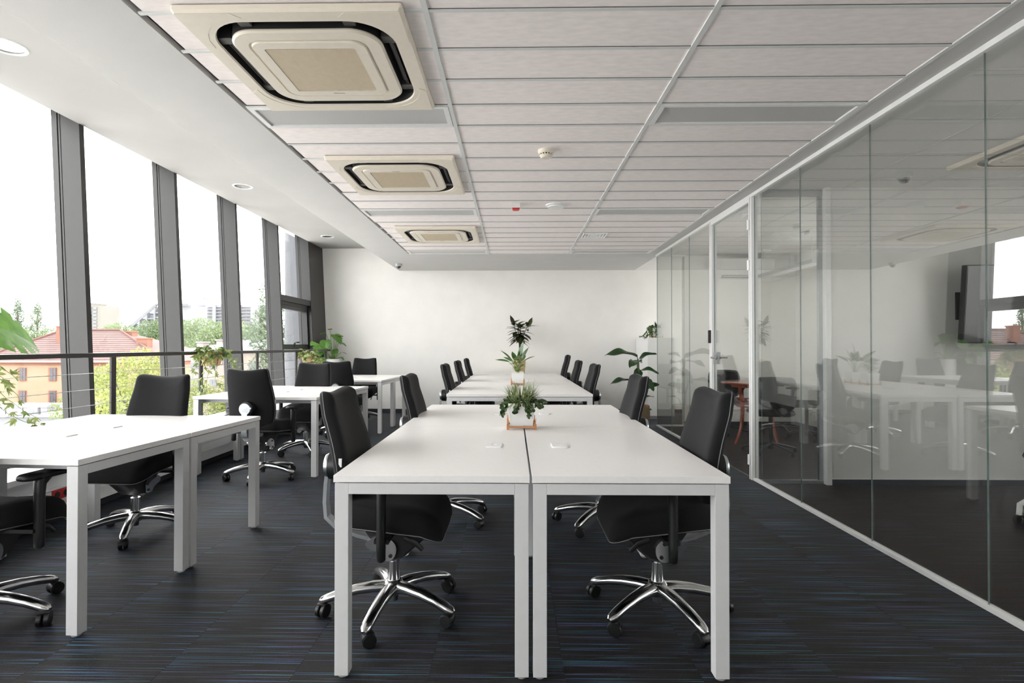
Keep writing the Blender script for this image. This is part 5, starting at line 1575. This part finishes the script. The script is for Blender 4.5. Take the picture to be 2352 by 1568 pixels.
# crane
Yd = 300.0
a, b = P(460, 684, Yd), P(545, 712, Yd)
t = thing('tower_crane', 'orange crane jib rising above the far balcony block', 'crane', (b.x, Yd, gz))
ox, oy, oz = t.location
A_, B_ = Vector((a.x - ox, 0, a.z - oz)), Vector((0, 0, b.z - oz))
g = MB()
for dz in (0, 1.3):
    g.bar(A_ + Vector((0, 0, dz * .3)), B_ + Vector((0, 0, dz)), .35, .35)
for i in range(14):
    u0, u1 = i / 14, (i + 1) / 14
    g.bar(A_.lerp(B_, u0), A_.lerp(B_, u1) + Vector((0, 0, .3 + 1.0 * u1)), .18, .18)
obj('jib', g, 'crane_orange', t, smooth=0)
obj('mast', MB().box(-.9, .9, -.9, .9, 0, b.z - oz + 2), 'crane_orange', t, smooth=0)
# external round column beside the last window bay
t = thing('concrete_column', 'grey concrete column standing outside the last window bay', 'column', (-4.69, 12.0, gz))
obj('shaft', MB().lathe([(.28, 0), (.28, 14)], 32), 'concrete', t)
obj('shaft_band', MB().lathe([(.285, 9.2), (.285, 9.25)], 32), 'roof_grey', t)

# trees
def crown_mesh(name, blobs, n, size, mat_, seed):
    r = random.Random(seed); v = []; f = []
    tot = sum(b[3] * b[4] for b in blobs)
    for (cx, cy, cz, rx, rz) in blobs:
        for _ in range(int(n * rx * rz / tot)):
            while True:
                x, y, z = r.uniform(-1, 1), r.uniform(-1, 1), r.uniform(-1, 1)
                d = x * x + y * y + z * z
                if .12 < d < 1: break
            c = Vector((cx + x * rx, cy + y * rx, cz + z * rz))
            a = Vector((r.gauss(0, 1), r.gauss(0, 1), r.gauss(0, 1))).normalized()
            b = a.cross(Vector((r.gauss(0, 1), r.gauss(0, 1), r.gauss(0, 1)))).normalized()
            s = size * r.uniform(.6, 1.3)
            k = len(v)
            v += [c - a * s - b * s * .15, c - b * s * .45, c + a * s, c + b * s * .45]
            f.append((k, k + 1, k + 2, k + 3))
    m = bpy.data.meshes.new(name); m.from_pydata([tuple(q) for q in v], [], f); m.materials.append(MATS[mat_]); m.update()
    return m
def trunk_mesh(name, h, r, limbs, seed, reach=1.0):
    rr = random.Random(seed); g = MB()
    g.tube([(0, 0, 0), (.05 * r, 0, h * .5), (0, 0, h)], [r, r * .7, r * .45], 8)
    for i in range(limbs):
        a = 2 * PI * i / limbs + rr.random(); z0 = h * rr.uniform(.45, .95); ln = h * rr.uniform(.3, .6) * reach
        g.tube([(0, 0, z0), (math.cos(a) * ln * .3, math.sin(a) * ln * .3, z0 + ln * .4), (math.cos(a) * ln * .6, math.sin(a) * ln * .6, z0 + ln * .9)], [r * .35, r * .25, r * .1], 6)
    return g.mesh(name, 'bark', 40)
cm = {
    'lime': (crown_mesh('crown', [(0, 0, 7.2, 2.3, 1.9), (-1.6, .2, 6.0, 1.7, 1.5), (1.7, 0, 6.2, 1.9, 1.6), (.2, -.4, 8.5, 1.5, 1.2), (-.6, 0, 5.0, 1.8, 1.3), (1.2, .3, 5.0, 1.5, 1.2)], 7000, .115, 'tree_lime', 1), trunk_mesh('trunk', 6.0, .28, 7, 1)),
    'green': (crown_mesh('crown', [(0, 0, 8, 4, 3.2), (-3, .5, 6.6, 2.8, 2.4), (3, 0, 6.8, 2.9, 2.5), (.5, -.5, 10.2, 2.5, 2.0), (-1, 0, 5.2, 3.2, 2.0), (1.5, 0, 5.0, 3.0, 2.0)], 9500, .20, 'tree_green', 2), trunk_mesh('trunk', 7.0, .35, 6, 2, .6)),
    'poplar': (crown_mesh('crown', [(0, 0, 5, 1.5, 2.2), (.2, 0, 8, 1.5, 2.2), (-.2, 0, 10.5, 1.2, 2.0), (.1, 0, 12.8, .8, 1.7), (-.8, 0, 7.2, 1.1, 1.1), (.9, 0, 9.4, .9, 1.0), (-.9, 0, 10.6, .8, .8)], 4200, .13, 'tree_dark', 3), trunk_mesh('trunk', 13, .16, 12, 3, .25)),
    'spire': (crown_mesh('crown', [(0, 0, 4, 3.0, 3.0), (0, 0, 7.5, 2.3, 2.6), (.2, 0, 11, 1.6, 2.4), (-.1, 0, 14, 1.0, 2.0), (0, 0, 16, .6, 1.4), (1.3, 0, 9.5, 1.0, .9), (-1.3, 0, 12, .8, .8)], 5000, .2, 'tree_dark', 4), trunk_mesh('trunk', 15, .3, 6, 4, .2)),
}
TR = [  # kind, px x, px y of the crown top, distance, crown height in mesh, label
    ('lime', 300, 797, 36, 9.7, 'yellow-green leafy tree in front of the red roof'),
    ('lime', 222, 836, 40, 9.7, 'smaller yellow-green tree beside the yellow house wall'),
    ('lime', 455, 872, 38, 9.7, 'low yellow-green tree below the ivy basket'),
    ('poplar', 612, 634, 40, 14.5, 'tall sparse poplar in front of the fourth mullion'),
    ('poplar', 655, 690, 42, 14.5, 'slim poplar seen through the last window bay'),
    ('spire', 24, 682, 120, 17.4, 'left of two pointed dark trees on the skyline by the left edge'),
    ('spire', 71, 687, 120, 17.4, 'right of two pointed dark trees on the skyline, left of the first mullion'),
    ('green', 18, 745, 100, 12.2, 'broad green tree behind the red roof at the left edge'),
    ('green', 95, 752, 105, 12.2, 'broad green tree behind the red roof, beside its left chimney'),
    ('green', 335, 733, 105, 12.2, 'rounded green tree in front of the stepped white block'),
    ('green', 378, 722, 110, 12.2, 'tall rounded tree half hidden behind the second mullion'),
    ('green', 445, 727, 95, 12.2, 'full green tree left of the far balcony block'),
    ('green', 492, 735, 90, 12.2, 'full green tree in front of the far balcony block'),
    ('green', 545, 735, 90, 12.2, 'pale green tree right of the third mullion'),
    ('green', 590, 745, 95, 12.2, 'pale green tree behind the tall poplar'),
    ('green', 240, 742, 180, 12.2, 'distant treetops above the left half of the red ridge'),
    ('green', 275, 738, 170, 12.2, 'distant treetops above the right half of the red ridge'),
    ('lime', 545, 850, 40, 9.7, 'small bright tree in front of the pinkish house'),
    ('lime', 605, 848, 39, 9.7, 'dark leafy bush tree at the right end of the pinkish house'),
]
for kind, x, y, Yd, hh, lab in TR:
    p = P(x, y, Yd)
    s = (p.z - gz) / hh
    t = thing(kind if kind not in ('lime', 'green', 'spire') else {'lime': 'leafy_tree', 'green': 'broad_tree', 'spire': 'pointed_tree'}[kind], lab, 'tree', (p.x, Yd, gz), random.uniform(0, 6), 'trees outside the windows')
    k = 1.0 if kind != 'lime' else 1.0
    o = link('crown', cm[kind][0], t); o.scale = (s, s, s)
    o = link('trunk', cm[kind][1], t); o.scale = (s, s, s)
